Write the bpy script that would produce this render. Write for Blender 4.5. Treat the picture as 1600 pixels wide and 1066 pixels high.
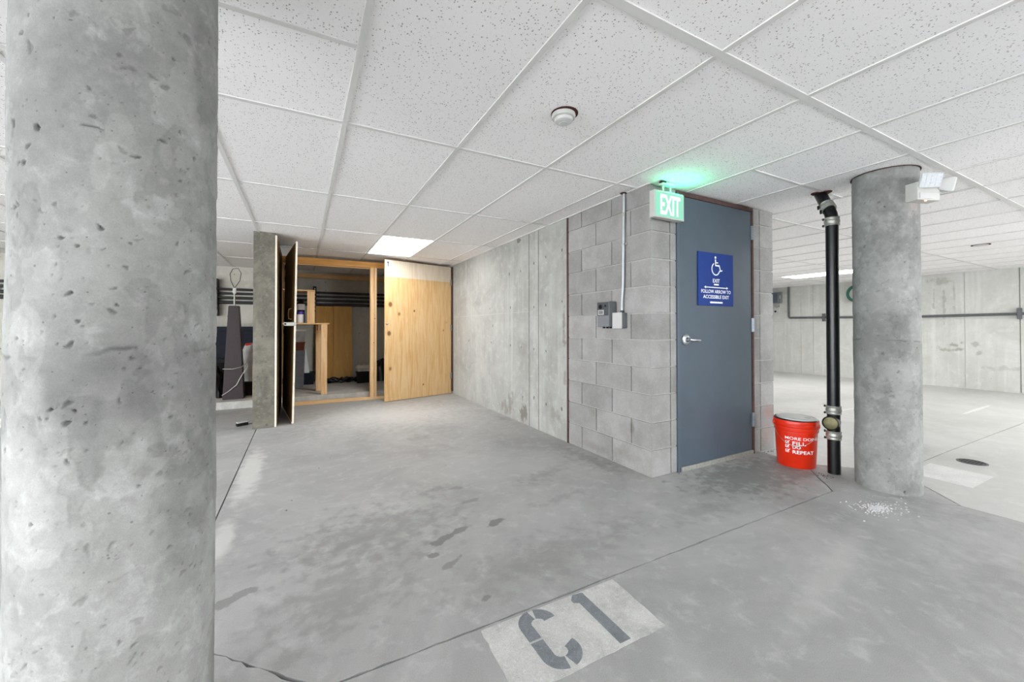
import bpy, bmesh, math, random
import numpy as np
from mathutils import Vector, Matrix
random.seed(7)
for o in list(bpy.data.objects): bpy.data.objects.remove(o)
SC = bpy.context.scene
COL = SC.collection
PI = math.pi

# ------------------------------------------------------------------ camera, world, lights, exposure
H = 2.1406            # ceiling height
EYE = 1.09
AR = Vector((0.882829, -0.469693, -0.001209)); AU = Vector((-0.003391, -0.008946, 0.999954)); AF = Vector((0.469682, 0.882785, 0.009491))
cd = bpy.data.cameras.new('camera'); cam = bpy.data.objects.new('camera', cd); COL.objects.link(cam)
cam.matrix_world = Matrix(((AR.x, AU.x, -AF.x, 0), (AR.y, AU.y, -AF.y, 0), (AR.z, AU.z, -AF.z, EYE), (0, 0, 0, 1)))
cd.sensor_width = 36; cd.lens = 617.85 / 1600 * 36; cd.shift_y = -26.06 / 1600
cd.clip_start = .02; cd.clip_end = 200
SC.camera = cam
SC.view_settings.view_transform = 'Standard'; SC.view_settings.look = 'None'
SC.view_settings.gamma = 1; SC.view_settings.use_curve_mapping = False
SC.view_settings.exposure = 0.30
w = bpy.data.worlds.new('sky'); SC.world = w; w.use_nodes = True
bg = w.node_tree.nodes['Background']; bg.inputs[0].default_value = (.93, .97, 1, 1); bg.inputs[1].default_value = 12.5
PANEL = 13.0           # strength of the ceiling light diffusers

# ------------------------------------------------------------------ materials
def hexc(h):
    c = [int(h[i:i + 2], 16) / 255 for i in (0, 2, 4)]
    return tuple(x / 12.92 if x <= .04045 else ((x + .055) / 1.055) ** 2.4 for x in c) + (1,)

class NT:
    def __init__(s, name):
        s.m = bpy.data.materials.new(name); s.m.use_nodes = True
        s.t = s.m.node_tree; s.N = s.t.nodes; s.b = s.N['Principled BSDF']
        s.L = s.t.links
    def n(s, kind, **kw):
        x = s.N.new(kind)
        for k, v in kw.items(): setattr(x, k, v)
        return x
    def set(s, sock, v):
        if hasattr(v, 'is_linked') or isinstance(v, bpy.types.NodeSocket): s.L.new(v, sock)
        else: sock.default_value = v
    def pos(s):
        if not hasattr(s, '_p'): s._p = s.n('ShaderNodeNewGeometry').outputs['Position']
        return s._p
    def objc(s):
        if not hasattr(s, '_o'): s._o = s.n('ShaderNodeTexCoord').outputs['Object']
        return s._o
    def math(s, op, a, b=0, clamp=False):
        x = s.n('ShaderNodeMath', operation=op, use_clamp=clamp); s.set(x.inputs[0], a); s.set(x.inputs[1], b); return x.outputs[0]
    def scale(s, vec, sc, rot=(0, 0, 0), loc=(0, 0, 0)):
        x = s.n('ShaderNodeMapping'); s.set(x.inputs[0], vec); x.inputs[1].default_value = loc; x.inputs[2].default_value = rot; x.inputs[3].default_value = sc; return x.outputs[0]
    def noise(s, vec, scale, detail=3, rough=.55, dist=0):
        x = s.n('ShaderNodeTexNoise'); s.set(x.inputs['Vector'], vec); x.inputs['Scale'].default_value = scale; x.inputs['Detail'].default_value = detail
        x.inputs['Roughness'].default_value = rough; x.inputs['Distortion'].default_value = dist; return x.outputs['Fac']
    def voro(s, vec, scale, feature='F1', rnd=1):
        x = s.n('ShaderNodeTexVoronoi', feature=feature); s.set(x.inputs['Vector'], vec); x.inputs['Scale'].default_value = scale
        x.inputs['Randomness'].default_value = rnd; return x
    def ramp(s, v, a, b, lo=0, hi=1, smooth=True):
        x = s.n('ShaderNodeMapRange'); x.interpolation_type = 'SMOOTHSTEP' if smooth else 'LINEAR'
        s.set(x.inputs[0], v); x.inputs[1].default_value = a; x.inputs[2].default_value = b; x.inputs[3].default_value = lo; x.inputs[4].default_value = hi; return x.outputs[0]
    def mix(s, f, a, b, mode='MIX'):
        x = s.n('ShaderNodeMix', data_type='RGBA', blend_type=mode); s.set(x.inputs[0], f); s.set(x.inputs[6], a); s.set(x.inputs[7], b); return x.outputs[2]
    def blobs(s, lst, warp=.8, wscale=13):
        """mask of stain: (x,y,z,rx,ry,rz,rot,strength) ellipsoids with wobbly edges"""
        nz = s.ramp(s.noise(s.pos(), wscale, 4), .25, .75, -warp, warp, False)
        out = None
        for (x, y, z, rx, ry, rz, rot, st, soft) in lst:
            mp = s.n('ShaderNodeMapping', vector_type='TEXTURE'); s.L.new(s.pos(), mp.inputs[0])
            mp.inputs[1].default_value = (x, y, z); mp.inputs[2].default_value = (0, 0, rot); mp.inputs[3].default_value = (rx, ry, rz)
            ln = s.n('ShaderNodeVectorMath', operation='LENGTH'); s.L.new(mp.outputs[0], ln.inputs[0])
            d = s.math('ADD', ln.outputs['Value'], nz)
            r = s.ramp(d, 1 - soft, 1, st, 0)
            out = r if out is None else s.math('MAXIMUM', out, r)
        return out
    def bump(s, h, strength=.3, dist=.01):
        x = s.n('ShaderNodeBump'); x.inputs['Strength'].default_value = strength; x.inputs['Distance'].default_value = dist; s.L.new(h, x.inputs['Height'])
        s.L.new(x.outputs[0], s.b.inputs['Normal'])
    def done(s, color, rough=.8, metal=0, spec=.5):
        s.set(s.b.inputs['Base Color'], color); s.set(s.b.inputs['Roughness'], rough); s.b.inputs['Metallic'].default_value = metal
        s.b.inputs['Specular IOR Level'].default_value = spec
        return s.m

def plain(name, col, rough=.5, metal=0, var=.08, nscale=25, spec=.5, bump=.0):
    t = NT(name); c = hexc(col)
    nz = t.noise(t.pos(), nscale, 4)
    f = t.ramp(nz, .3, .7, 1 - var, 1 + var, False)
    k = t.mix(1.0, c, t.mix(f, (0, 0, 0, 1), (1, 1, 1, 1)), 'MULTIPLY')
    v = t.n('ShaderNodeVectorMath', operation='SCALE'); v.inputs[0].default_value = c[:3]; t.L.new(f, v.inputs['Scale'])
    if bump: t.bump(nz, bump, .004)
    return t.done(v.outputs[0], rough, metal, spec)

def concrete(name, base, dark, lite, scale=1.5, pores=26, pore_t=.13, streak=0, blobs=None, blobcol=None, rough=.85, grain=.5, spec=.3, seams=None, attr=False, blobs2=None, blob2col=None):
    t = NT(name); P = t.pos()
    n1 = t.noise(P, scale, 8, .68, .6); n2 = t.noise(P, scale * 9, 6, .68, .3); n3 = t.noise(P, 170, 3, .7)
    c = t.mix(t.ramp(n1, .3, .7), hexc(dark), hexc(base))
    c = t.mix(t.math('MULTIPLY', t.ramp(n2, .5, .72), .55), c, hexc(lite))
    hgt = t.math('MULTIPLY', n3, .35)
    if streak:
        st = t.noise(t.scale(P, (7, 7, .35)), 1.6, 5, .6, .3)
        c = t.mix(t.math('MULTIPLY', t.ramp(st, .5, .75), streak), c, hexc(dark))
        st2 = t.noise(t.scale(P, (5, 5, .25), loc=(3, 1, 0)), 2.1, 5, .6)
        c = t.mix(t.math('MULTIPLY', t.ramp(st2, .52, .75), streak), c, hexc(lite))
    if pores:
        v = t.voro(P, pores)
        pick = t.n('ShaderNodeSeparateColor'); t.L.new(v.outputs['Color'], pick.inputs[0])
        lim = t.math('MULTIPLY', t.ramp(pick.outputs[0], .55, 1, 0, 1, False), pore_t * 1.6)
        msk = t.math('MULTIPLY', t.math('LESS_THAN', v.outputs['Distance'], lim), 1)
        c = t.mix(t.math('MULTIPLY', msk, .6), c, hexc('4d4d4b'))
        hgt = t.math('SUBTRACT', hgt, msk)
    if blobs:
        c = t.mix(t.blobs(blobs), c, hexc(blobcol))
    if blobs2:
        c = t.mix(t.blobs(blobs2, .25, 14), c, hexc(blob2col))
    g = t.ramp(t.noise(P, 320, 2, .8), .25, .75, 1 - .16 * grain, 1 + .16 * grain, False)
    vm = t.n('ShaderNodeVectorMath', operation='SCALE'); t.L.new(c, vm.inputs[0]); t.L.new(g, vm.inputs['Scale']); c = vm.outputs[0]
    if attr:
        a = t.n('ShaderNodeAttribute', attribute_name='tone')
        vm = t.n('ShaderNodeVectorMath', operation='SCALE'); t.L.new(c, vm.inputs[0]); t.L.new(a.outputs['Fac'], vm.inputs['Scale']); c = vm.outputs[0]
    t.bump(hgt, .35, .004)
    return t.done(c, rough, 0, spec)

def wood(name, base, dark, knot='6b4524', ax='Z', knots=5.0, ring=1.0, rough=.6, kt=.09):
    t = NT(name); P = t.pos()
    sc = {'Z': (9, 9, .7), 'X': (.7, 9, 9), 'Y': (9, .7, 9)}[ax]
    q = t.scale(P, sc)
    n = t.noise(q, 2.2, 5, .6, 1.2 * ring); f = t.noise(t.scale(P, tuple(v * 6 for v in sc)), 3, 3)
    c = t.mix(t.ramp(n, .35, .72), hexc(base), hexc(dark))
    c = t.mix(t.math('MULTIPLY', t.ramp(f, .45, .8), .35), c, hexc(dark))
    if knots:
        v = t.voro(t.scale(P, {'Z': (1, 0, .75), 'X': (.75, 0, 1), 'Y': (0, .75, 1)}[ax]), knots)
        s = t.n('ShaderNodeSeparateColor'); t.L.new(v.outputs['Color'], s.inputs[0])
        d = t.math('DIVIDE', v.outputs['Distance'], t.ramp(s.outputs[0], 0, 1, .3, 1.2, False))
        c = t.mix(t.math('MULTIPLY', t.ramp(d, kt * .5, kt * 1.6, 1, 0), .35), c, hexc(dark))
        c = t.mix(t.ramp(d, kt * .45, kt, .85, 0), c, hexc(knot))
    t.bump(f, .12, .003)
    return t.done(c, rough, 0, .3)

def emit(name, col, strength):
    t = NT(name); t.b.inputs['Emission Color'].default_value = col; t.b.inputs['Emission Strength'].default_value = strength
    return t.done((.04, .04, .04, 1), .6)

M = {}
# floor stain, painted shade and painted light blobs: x, y, z, rx, ry, rz, rot, strength, softness
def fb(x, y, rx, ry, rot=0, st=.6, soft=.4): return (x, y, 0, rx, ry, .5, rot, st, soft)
stains_shade = [fb(.66, 1.99, .11, .035, .6, .75), fb(.74, 2.02, .06, .03, .2, .7), fb(.96, 2.01, .075, .03, .35, .75), fb(.61, 1.755, .085, .022, .55, .55), fb(.56, 1.86, .03, .022, 0, .7),
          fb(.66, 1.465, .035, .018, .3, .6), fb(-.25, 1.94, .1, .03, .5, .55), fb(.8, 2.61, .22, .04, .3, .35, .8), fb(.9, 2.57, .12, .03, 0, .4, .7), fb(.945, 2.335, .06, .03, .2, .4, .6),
          fb(.35, 2.2, .55, .42, .3, .45, 1), fb(.15, 1.75, .45, .3, .5, .35, 1), fb(1.0, 3.9, .2, .08, 0, .25, .9), fb(1.6, 2.5, .4, .1, .4, .3, .9), fb(1.45, 2.1, .3, .06, .1, .25, .9),  # broad centre blobs: tyre wear plus painted dimness of the floor's middle
          fb(2.9, 1.77, .62, .34, 0, .55, .7), fb(3.25, 1.75, .3, .33, 0, .45, .6), fb(1.1, 1.6, .8, .2, .1, .25, 1), fb(2.1, 1.55, .4, .12, 0, .25, .9), fb(3.35, .95, .3, .3, 0, .25, 1), fb(2.6, .5, .5, .2, .3, .2, 1),  # blobs before the exit door: dark floor, partly painted shade
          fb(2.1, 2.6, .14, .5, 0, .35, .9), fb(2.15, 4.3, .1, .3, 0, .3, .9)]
pale = [fb(-.34, 3.6, .1, .85, 0, .7, .6), fb(-.36, 2.5, .07, .3, 0, .6, .6), fb(-.1, 5.3, .5, .6, 0, .3, 1), fb(1.0, 5.1, 1.5, 1.2, 0, .6, 1),  # broad blob before the locker: brighter light painted into the floor
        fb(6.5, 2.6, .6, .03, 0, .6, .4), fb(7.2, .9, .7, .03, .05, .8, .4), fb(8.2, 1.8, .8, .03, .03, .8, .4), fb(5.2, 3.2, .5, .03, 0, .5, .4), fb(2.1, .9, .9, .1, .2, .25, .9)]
M['floor'] = concrete('floor_concrete', 'a9a9a8', '919190', 'b7b7b7', 1.1, 0, 0, 0, stains_shade, '646461', .55, 1.1, .4, blobs2=pale, blob2col='cfcfcc')
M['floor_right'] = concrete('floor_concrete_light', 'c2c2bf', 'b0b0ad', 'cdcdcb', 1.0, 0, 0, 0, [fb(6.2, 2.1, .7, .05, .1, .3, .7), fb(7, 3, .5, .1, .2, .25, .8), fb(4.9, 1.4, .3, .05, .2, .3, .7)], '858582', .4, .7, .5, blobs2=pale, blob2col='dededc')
M['joint'] = plain('joint_dirt', '4b4844', .95)
M['curb'] = concrete('curb_concrete', 'c0bfbb', 'a6a59f', 'cecdc9', 2.5, 0, 0, 0, None, None, .85)
M['wall'] = concrete('wall_concrete', 'a8a8a4', '8e8e89', 'b6b6b2', 1.3, 14, .09, .5,
    [(2.24, 3.93, .12, .3, .1, .13, 0, .75, .7), (2.24, 4.25, .2, .3, .08, .2, 0, .5, .8), (2.24, 4.4, .12, .3, .14, .12, 0, .5, .8), (2.24, 5.3, 1.45, .3, .1, .08, 0, .3, .9), (2.24, 3.95, .85, .3, .18, .12, 0, .25, .9),
     (2.24, 3.14, 1.1, .3, .035, .25, 0, .6, .8), (2.24, 3.13, .6, .3, .03, .1, 0, .5, .8), (2.24, 4.03, 2.12, .3, .06, .03, 0, .9, .5), (2.24, 3.3, .22, .3, .12, .07, 0, .35, .8)], '6a655c')
M['wall_back'] = concrete('back_wall_concrete', 'c8c5bc', 'b0ada2', 'd2cfc7', 1.3, 10, .1, .5)
M['wall_far'] = concrete('far_wall_concrete', 'c9c9c5', 'b3b3ad', 'd2d2ce', 1.0, 7, .07, .55,
    [(11.1, 3.0, 1.65, .3, .03, .4, 0, .5, .8), (11.1, 2.86, 1.6, .3, .03, .5, 0, .5, .8), (11.1, 2.72, 1.7, .3, .02, .4, 0, .4, .8), (11.1, 2.92, 2.0, .3, .2, .12, 0, .45, .8),
     (11.1, 2.75, .75, .3, .07, .05, 0, .7, .6), (11.1, 2.62, .8, .3, .05, .04, 0, .7, .6), (11.1, 2.9, .66, .3, .12, .05, 0, .6, .6), (11.1, 2.68, .67, .3, .08, .04, 0, .7, .6), (11.1, 2.45, .78, .3, .06, .06, 0, .5, .7), (11.1, 2.42, .62, .3, .06, .05, 0, .5, .7),
     (11.1, 2.1, .35, .3, .3, .06, 0, .35, .8)], '8a867b')
M['wall_plain'] = concrete('stairwell_concrete', 'b5b4b0', 'a5a4a0', 'c2c1bd', 1.2, 0)
M['col'] = concrete('column_concrete', '898987', '797977', '999998', 2.2, 60, .10, 0, None, None, .8, .6, .35, attr=True)
M['pier'] = concrete('pier_concrete', '7b776d', '5a574e', '8c887f', 3.5, 24, .22, .25)
def cmu_mat():
    t = NT('block_concrete'); P = t.pos(); oi = t.n('ShaderNodeObjectInfo')
    n1 = t.noise(P, 5, 4, .6); n2 = t.noise(P, 150, 3, .8); n3 = t.noise(P, 60, 3, .7)
    c = t.mix(t.ramp(n1, .3, .7), hexc('878583'), hexc('989695'))
    c = t.mix(t.ramp(n3, .5, .75, 0, .4), c, hexc('a8a6a2'))
    f = t.ramp(oi.outputs['Random'], 0, 1, .9, 1.12, False)
    f = t.math('MULTIPLY', f, t.ramp(n2, .25, .75, .84, 1.16, False))
    vm = t.n('ShaderNodeVectorMath', operation='SCALE'); t.L.new(c, vm.inputs[0]); t.L.new(f, vm.inputs['Scale'])
    st = t.blobs([(2.24, 2.25, .33, .1, .035, .07, 0, .55, .8), (2.24, 2.3, .1, .3, .2, .08, 0, .3, .9), (2.24, 2.7, .06, .3, .3, .06, 0, .3, .9)], .3)
    c2 = t.mix(st, vm.outputs[0], hexc('5c5750'))
    rd = t.blobs([(3.7, 2.06, .33, .1, .2, .1, 0, .35, .9), (3.68, 2.06, .15, .1, .2, .18, 0, .2, .9)], .2)
    c2 = t.mix(rd, c2, hexc('a05a50'))
    t.bump(n2, .5, .004)
    return t.done(c2, .95, 0, .2)
M['cmu'] = cmu_mat()
M['mortar'] = plain('mortar', 'a3a19d', .95, 0, .1, 40, .2, .3)
def tile_mat():
    t = NT('acoustic_tile'); P = t.pos()
    v = t.voro(t.scale(P, (1, 1, 0)), 108); s = t.n('ShaderNodeSeparateColor'); t.L.new(v.outputs['Color'], s.inputs[0])
    wob = t.math('ADD', v.outputs['Distance'], t.ramp(t.noise(P, 260, 2), .2, .8, -.16, .16, False))
    lim = t.ramp(s.outputs[0], .25, 1, -.05, .36, False)
    m1 = t.math('LESS_THAN', wob, lim)
    v2 = t.voro(t.scale(P, (1, 1, 0), loc=(.3, .7, 0)), 190); s2 = t.n('ShaderNodeSeparateColor'); t.L.new(v2.outputs['Color'], s2.inputs[0])
    m2 = t.math('LESS_THAN', v2.outputs['Distance'], t.ramp(s2.outputs[1], .3, 1, -.05, .3, False))
    m = t.math('MAXIMUM', t.math('MULTIPLY', m1, .75), t.math('MULTIPLY', m2, .3))
    oi = t.n('ShaderNodeObjectInfo')
    base = t.mix(oi.outputs['Random'], hexc('f2f0f0'), hexc('f6f4f4'))
    c = t.mix(m, base, hexc('7d7974'))
    t.bump(t.math('SUBTRACT', 1, m), .3, .003)
    return t.done(c, .9, 0, .15)
M['tile'] = tile_mat()
M['tbar'] = plain('painted_grid', 'd6d5d3', .75, 0, .02)
M['gap'] = plain('rusty_gap', '3a0f0c', .9)
M['door'] = plain('blue_grey_paint', '434f5a', .42, 0, .06, 6, .5)
M['frame'] = plain('frame_paint', '46535e', .45, 0, .05)
M['rust'] = plain('rusty_frame', '4a3330', .8, 0, .3, 30)
M['steel'] = plain('brushed_steel', 'b9bcc0', .3, 1, .05)
M['hinge'] = plain('hinge_steel', '8b9198', .35, .9, .08)
M['dull'] = plain('galvanised', 'a9a9a2', .45, .7, .2, 60)
M['conduit'] = plain('conduit_paint', 'b8bcc0', .45, .3, .05)
M['blackpipe'] = plain('black_iron', '0b0c0f', .3, 0, .5, 50, .45, .15)
M['darkpipe'] = plain('dark_pipe', '2b2c2e', .5, 0, .15)
M['greypipe'] = plain('grey_pipe', '55575a', .5, 0, .15)
M['brass'] = plain('aged_brass', '6e6a4c', .5, .6, .2)
M['ply'] = wood('plywood', 'd4b588', 'c49a62', '5e3a1a', 'Z', 6.0, 1.2, .6, .2)
M['plypale'] = wood('pale_plywood', 'd2c6b5', 'c6b69f', '8f6f45', 'Z', 0)
M['plydark'] = wood('shaded_plywood', '93794f', '7d6340', '4a321a', 'Z', 3, 1, .7)  # left door and partition: plywood colour darkened for the shade there
M['lumber'] = wood('pine_lumber', 'e6c497', 'd4a873', '7a4a22', 'Z', 7, 1, .6, .06)
M['lumberx'] = wood('pine_lumber_flat', 'e0bd8e', 'cfa069', '7a4a22', 'X', 5, 1, .6, .06)
M['lumbero'] = wood('orange_lumber', 'd9a35c', 'c28a45', '7a4a22', 'X', 4, 1, .6, .06)
M['edge'] = plain('ply_edge', 'e4dbcb', .8)
M['brownboard'] = wood('brown_hardboard', 'd6a763', 'c99a56', '6b4320', 'Z', 0)
M['brownboard2'] = wood('brown_hardboard_dark', 'c8964e', 'b98843', '6b4320', 'Z', 0)
M['obelisk'] = plain('dark_brown_lacquer', '2e2226', .5, 0, .1)
M['white'] = plain('white_plastic', 'bcbcba', .4, 0, .02)
M['offwhite'] = plain('offwhite_plastic', 'b3b2ad', .45, 0, .03)
M['grey'] = plain('grey_plastic', '6f7276', .5, 0, .05)
M['dgrey'] = plain('dark_grey_plastic', '3f4246', .5, 0, .05)
M['black'] = plain('black_plastic', '0d0d0f', .55, 0, .1, 25, .3)
M['navy'] = plain('navy_plastic', '151924', .6, 0, .15, 25, .2)
M['tarp'] = plain('black_plastic_sheet', '0f1013', .3, 0, .3, 20)
M['sack'] = plain('grey_sack', 'a7a4a2', .75, 0, .15, 12)
M['cloth'] = plain('pale_cloth', 'd6d1c8', .9, 0, .08)
M['paper'] = plain('white_paper', 'e9e9ea', .8, 0, .03)
M['bluegrey'] = plain('blue_grey_card', '8d909c', .7, 0, .1)
M['purple'] = plain('purple_cap', '43268c', .4, 0, .05)
M['red'] = plain('orange_red_plastic', 'd22806', .35, 0, .04, 8)
M['redbox'] = plain('red_brown_card', '8d4b40', .8, 0, .2, 30)
M['blue'] = plain('sign_blue', '002d78', .6, 0, .04, 25, .3)
M['print'] = plain('white_print', 'eef0f2', .6, 0, .02)
M['ink'] = plain('dark_print', '33363b', .7)
M['patch'] = concrete('worn_white_paint', 'c5c5c3', 'aaaaa8', 'd3d3d1', 6, 0, 0, 0, None, None, .7, 1.6)
M['patch2'] = concrete('worn_pale_paint', 'dadad8', 'c9c9c7', 'e3e3e1', 6, 0, 0, 0, None, None, .7, 1.2)
M['stencil'] = concrete('worn_grey_paint', '7d8287', '6a6f74', '8e9296', 8, 0, 0, 0, None, None, .7, 1.8)
M['salt'] = plain('white_salt', 'd2d2d4', .8)
M['green'] = plain('green_hose_rubber', '1f5a4c', .5)
M['lens'] = plain('clear_lens', 'c9ccd0', .3, 0, .12, 90, .7)
M['panel'] = emit('light_diffuser', (1, .99, .98, 1), PANEL)
M['exitface'] = emit('exit_face', (.26, .72, .52, 1), .85)
M['exitletters'] = emit('exit_letters', (.80, 1, .92, 1), 1.6)
M['exitglow'] = emit('exit_lamp_slot', (.05, 1, .42, 1), 7.0)
M['redled'] = emit('red_led', (1, .12, .06, 1), 30.0)

# ------------------------------------------------------------------ geometry helpers
class MB:
    def __init__(s): s.bm = bmesh.new()
    def box(s, x0, x1, y0, y1, z0, z1, mat=None, bev=0):
        r = bmesh.ops.create_cube(s.bm, size=1)['verts']
        T = Matrix.Translation(((x0 + x1) / 2, (y0 + y1) / 2, (z0 + z1) / 2)) @ Matrix.Diagonal((abs(x1 - x0), abs(y1 - y0), abs(z1 - z0), 1))
        bmesh.ops.transform(s.bm, matrix=T, verts=r)
        if bev:
            ed = list({e for v in r for e in v.link_edges})
            q = bmesh.ops.bevel(s.bm, geom=ed, offset=bev, segments=2, affect='EDGES', profile=.6)
            r = list({v for f in q['faces'] for v in f.verts} | {v for v in r if v.is_valid})
        if mat is not None: bmesh.ops.transform(s.bm, matrix=mat, verts=r)
        return s
    def hexa(s, pts):
        """8 points: bottom 4 ccw then top 4"""
        v = [s.bm.verts.new(p) for p in pts]
        for f in ((3, 2, 1, 0), (4, 5, 6, 7), (0, 1, 5, 4), (1, 2, 6, 5), (2, 3, 7, 6), (3, 0, 4, 7)): s.bm.faces.new([v[i] for i in f])
        return s
    def prism(s, pts, z0, z1, mat=None):
        """polygon ccw in xy extruded z0..z1"""
        a = [s.bm.verts.new((p[0], p[1], z0)) for p in pts]; b = [s.bm.verts.new((p[0], p[1], z1)) for p in pts]
        n = len(pts); s.bm.faces.new(a[::-1]); s.bm.faces.new(b)
        for i in range(n): s.bm.faces.new((a[i], a[(i + 1) % n], b[(i + 1) % n], b[i]))
        if mat is not None: bmesh.ops.transform(s.bm, matrix=mat, verts=a + b)
        return s
    def lathe(s, prof, seg=32, mat=None, close=True):
        rings = []; allv = []
        for (r, z) in prof:
            ring = [s.bm.verts.new((r * math.cos(2 * PI * i / seg), r * math.sin(2 * PI * i / seg), z)) for i in range(seg)]
            rings.append(ring); allv += ring
        for a, b in zip(rings, rings[1:]):
            for i in range(seg): s.bm.faces.new((a[i], a[(i + 1) % seg], b[(i + 1) % seg], b[i]))
        if close:
            s.bm.faces.new(rings[0][::-1]); s.bm.faces.new(rings[-1])
        if mat is not None: bmesh.ops.transform(s.bm, matrix=mat, verts=allv)
        return s
    def tube(s, pts, r, seg=10, closed=False):
        pts = [Vector(p) for p in pts]; n = len(pts); rings = []; up = None
        for i, p in enumerate(pts):
            if closed: t = pts[(i + 1) % n] - pts[i - 1]
            else: t = pts[min(i + 1, n - 1)] - pts[max(i - 1, 0)]
            t.normalize()
            if up is None:
                up = Vector((0, 0, 1)) if abs(t.z) < .9 else Vector((1, 0, 0))
            x = t.cross(up).normalized(); y = x.cross(t).normalized(); up = y
            rr = r[i] if isinstance(r, (list, tuple)) else r
            rings.append([s.bm.verts.new(p + (x * math.cos(2 * PI * k / seg) + y * math.sin(2 * PI * k / seg)) * rr) for k in range(seg)])
        rng = range(n) if closed else range(n - 1)
        for i in rng:
            a, b = rings[i], rings[(i + 1) % n]
            for k in range(seg): s.bm.faces.new((a[k], b[k], b[(k + 1) % seg], a[(k + 1) % seg]))
        if not closed:
            s.bm.faces.new(rings[0]); s.bm.faces.new(rings[-1][::-1])
        return s
    def stroke(s, pts, w, z0, z1, mat, closed=False):
        """flat ribbon along a 2-D polyline"""
        n = len(pts); L = []; Rr = []
        for i in range(n):
            a = Vector(pts[i - 1] if closed or i > 0 else pts[i]); b = Vector(pts[(i + 1) % n] if closed or i < n - 1 else pts[i])
            t = (b - a).normalized(); nn = Vector((-t.y, t.x)); p = Vector(pts[i])
            L.append(p + nn * w / 2); Rr.append(p - nn * w / 2)
        vs = [[s.bm.verts.new((q.x, q.y, z)) for q in A] for A in (L, Rr) for z in (z0, z1)]
        Lb, Lt, Rb, Rt = vs
        for i in (range(n) if closed else range(n - 1)):
            j = (i + 1) % n
            s.bm.faces.new((Rt[i], Rt[j], Lt[j], Lt[i])); s.bm.faces.new((Lb[i], Lb[j], Rb[j], Rb[i]))
            s.bm.faces.new((Lt[i], Lt[j], Lb[j], Lb[i])); s.bm.faces.new((Rb[i], Rb[j], Rt[j], Rt[i]))
        bmesh.ops.transform(s.bm, matrix=mat, verts=[v for q in vs for v in q])
        return s
    def disc(s, c, r, mat, h=.001, seg=24, ry=None):
        ry = ry or r
        return s.prism([(c[0] + r * math.cos(2 * PI * i / seg), c[1] + ry * math.sin(2 * PI * i / seg)) for i in range(seg)], 0, h, mat)
    def build(s, name, mat, parent=None, smooth=False, loc=None):
        me = bpy.data.meshes.new(name)
        bmesh.ops.recalc_face_normals(s.bm, faces=s.bm.faces)
        s.bm.to_mesh(me); s.bm.free()
        return link(name, me, mat, parent, smooth, loc)

def link(name, me, mat, parent=None, smooth=False, loc=None):
    if mat is not None:
        me.materials.clear(); me.materials.append(M[mat] if isinstance(mat, str) else mat)
    if smooth:
        me.polygons.foreach_set('use_smooth', [True] * len(me.polygons))
        try: me.set_sharp_from_angle(angle=math.radians(40))
        except Exception: pass
    o = bpy.data.objects.new(name, me); COL.objects.link(o)
    if loc is not None: o.location = loc
    if parent is not None:
        o.parent = parent
        if parent.get('_at') is not None:      # geometry was given in world coordinates
            o.matrix_parent_inverse = Matrix.Translation(-Vector(parent['_at']))
    return o

EMPT = []
def thing(name, label, cat, at, group=None, kind=None):
    o = bpy.data.objects.new(name, None); COL.objects.link(o); o.location = at; o.empty_display_size = .1
    o['_at'] = list(at); EMPT.append(o)
    if kind: o['kind'] = kind
    o['label'] = label
    if cat: o['category'] = cat
    if group: o['group'] = group
    return o
def tag(o, label, cat=None, group=None, kind=None):
    o['label'] = label
    if cat: o['category'] = cat
    if group: o['group'] = group
    if kind: o['kind'] = kind
    return o

def frame_mat(o, u, v):
    """matrix taking (x,y,z) to o + u*x + v*y + n*z"""
    u = Vector(u).normalized(); v = Vector(v).normalized(); n = u.cross(v)
    return Matrix(((u.x, v.x, n.x, o[0]), (u.y, v.y, n.y, o[1]), (u.z, v.z, n.z, o[2]), (0, 0, 0, 1)))

def text_mesh(s, size, bold=0, ext=.0005, sx=1.0, spacing=1.0):
    c = bpy.data.curves.new('t', 'FONT'); c.body = s; c.size = size; c.offset = bold; c.extrude = ext; c.resolution_u = 3
    c.align_x = 'CENTER'; c.align_y = 'CENTER'; c.space_character = spacing
    o = bpy.data.objects.new('t', c); COL.objects.link(o)
    dg = bpy.context.evaluated_depsgraph_get(); dg.update()
    me = bpy.data.meshes.new_from_object(o.evaluated_get(dg))
    bpy.data.objects.remove(o); bpy.data.curves.remove(c)
    n = len(me.vertices); co = np.empty(n * 3, 'f'); me.vertices.foreach_get('co', co); co = co.reshape(-1, 3)
    if n:
        mn, mx = co[:, :2].min(0), co[:, :2].max(0); co[:, :2] -= (mn + mx) / 2; co[:, 0] *= sx
        me.vertices.foreach_set('co', co.ravel()); me.update()
    return me
def text(name, s, size, mat, parent, T, bold=0, ext=.0005, sx=1.0, width=None, height=None, spacing=1.0):
    me = text_mesh(s, size, bold, ext, sx, spacing)
    if width or height:
        n = len(me.vertices); co = np.empty(n * 3, 'f'); me.vertices.foreach_get('co', co); co = co.reshape(-1, 3)
        d = co[:, :2].max(0) - co[:, :2].min(0)
        if width: co[:, 0] *= width / d[0]
        if height: co[:, 1] *= height / d[1]
        me.vertices.foreach_set('co', co.ravel())
    me.transform(T); return link(name, me, mat, parent)

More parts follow.
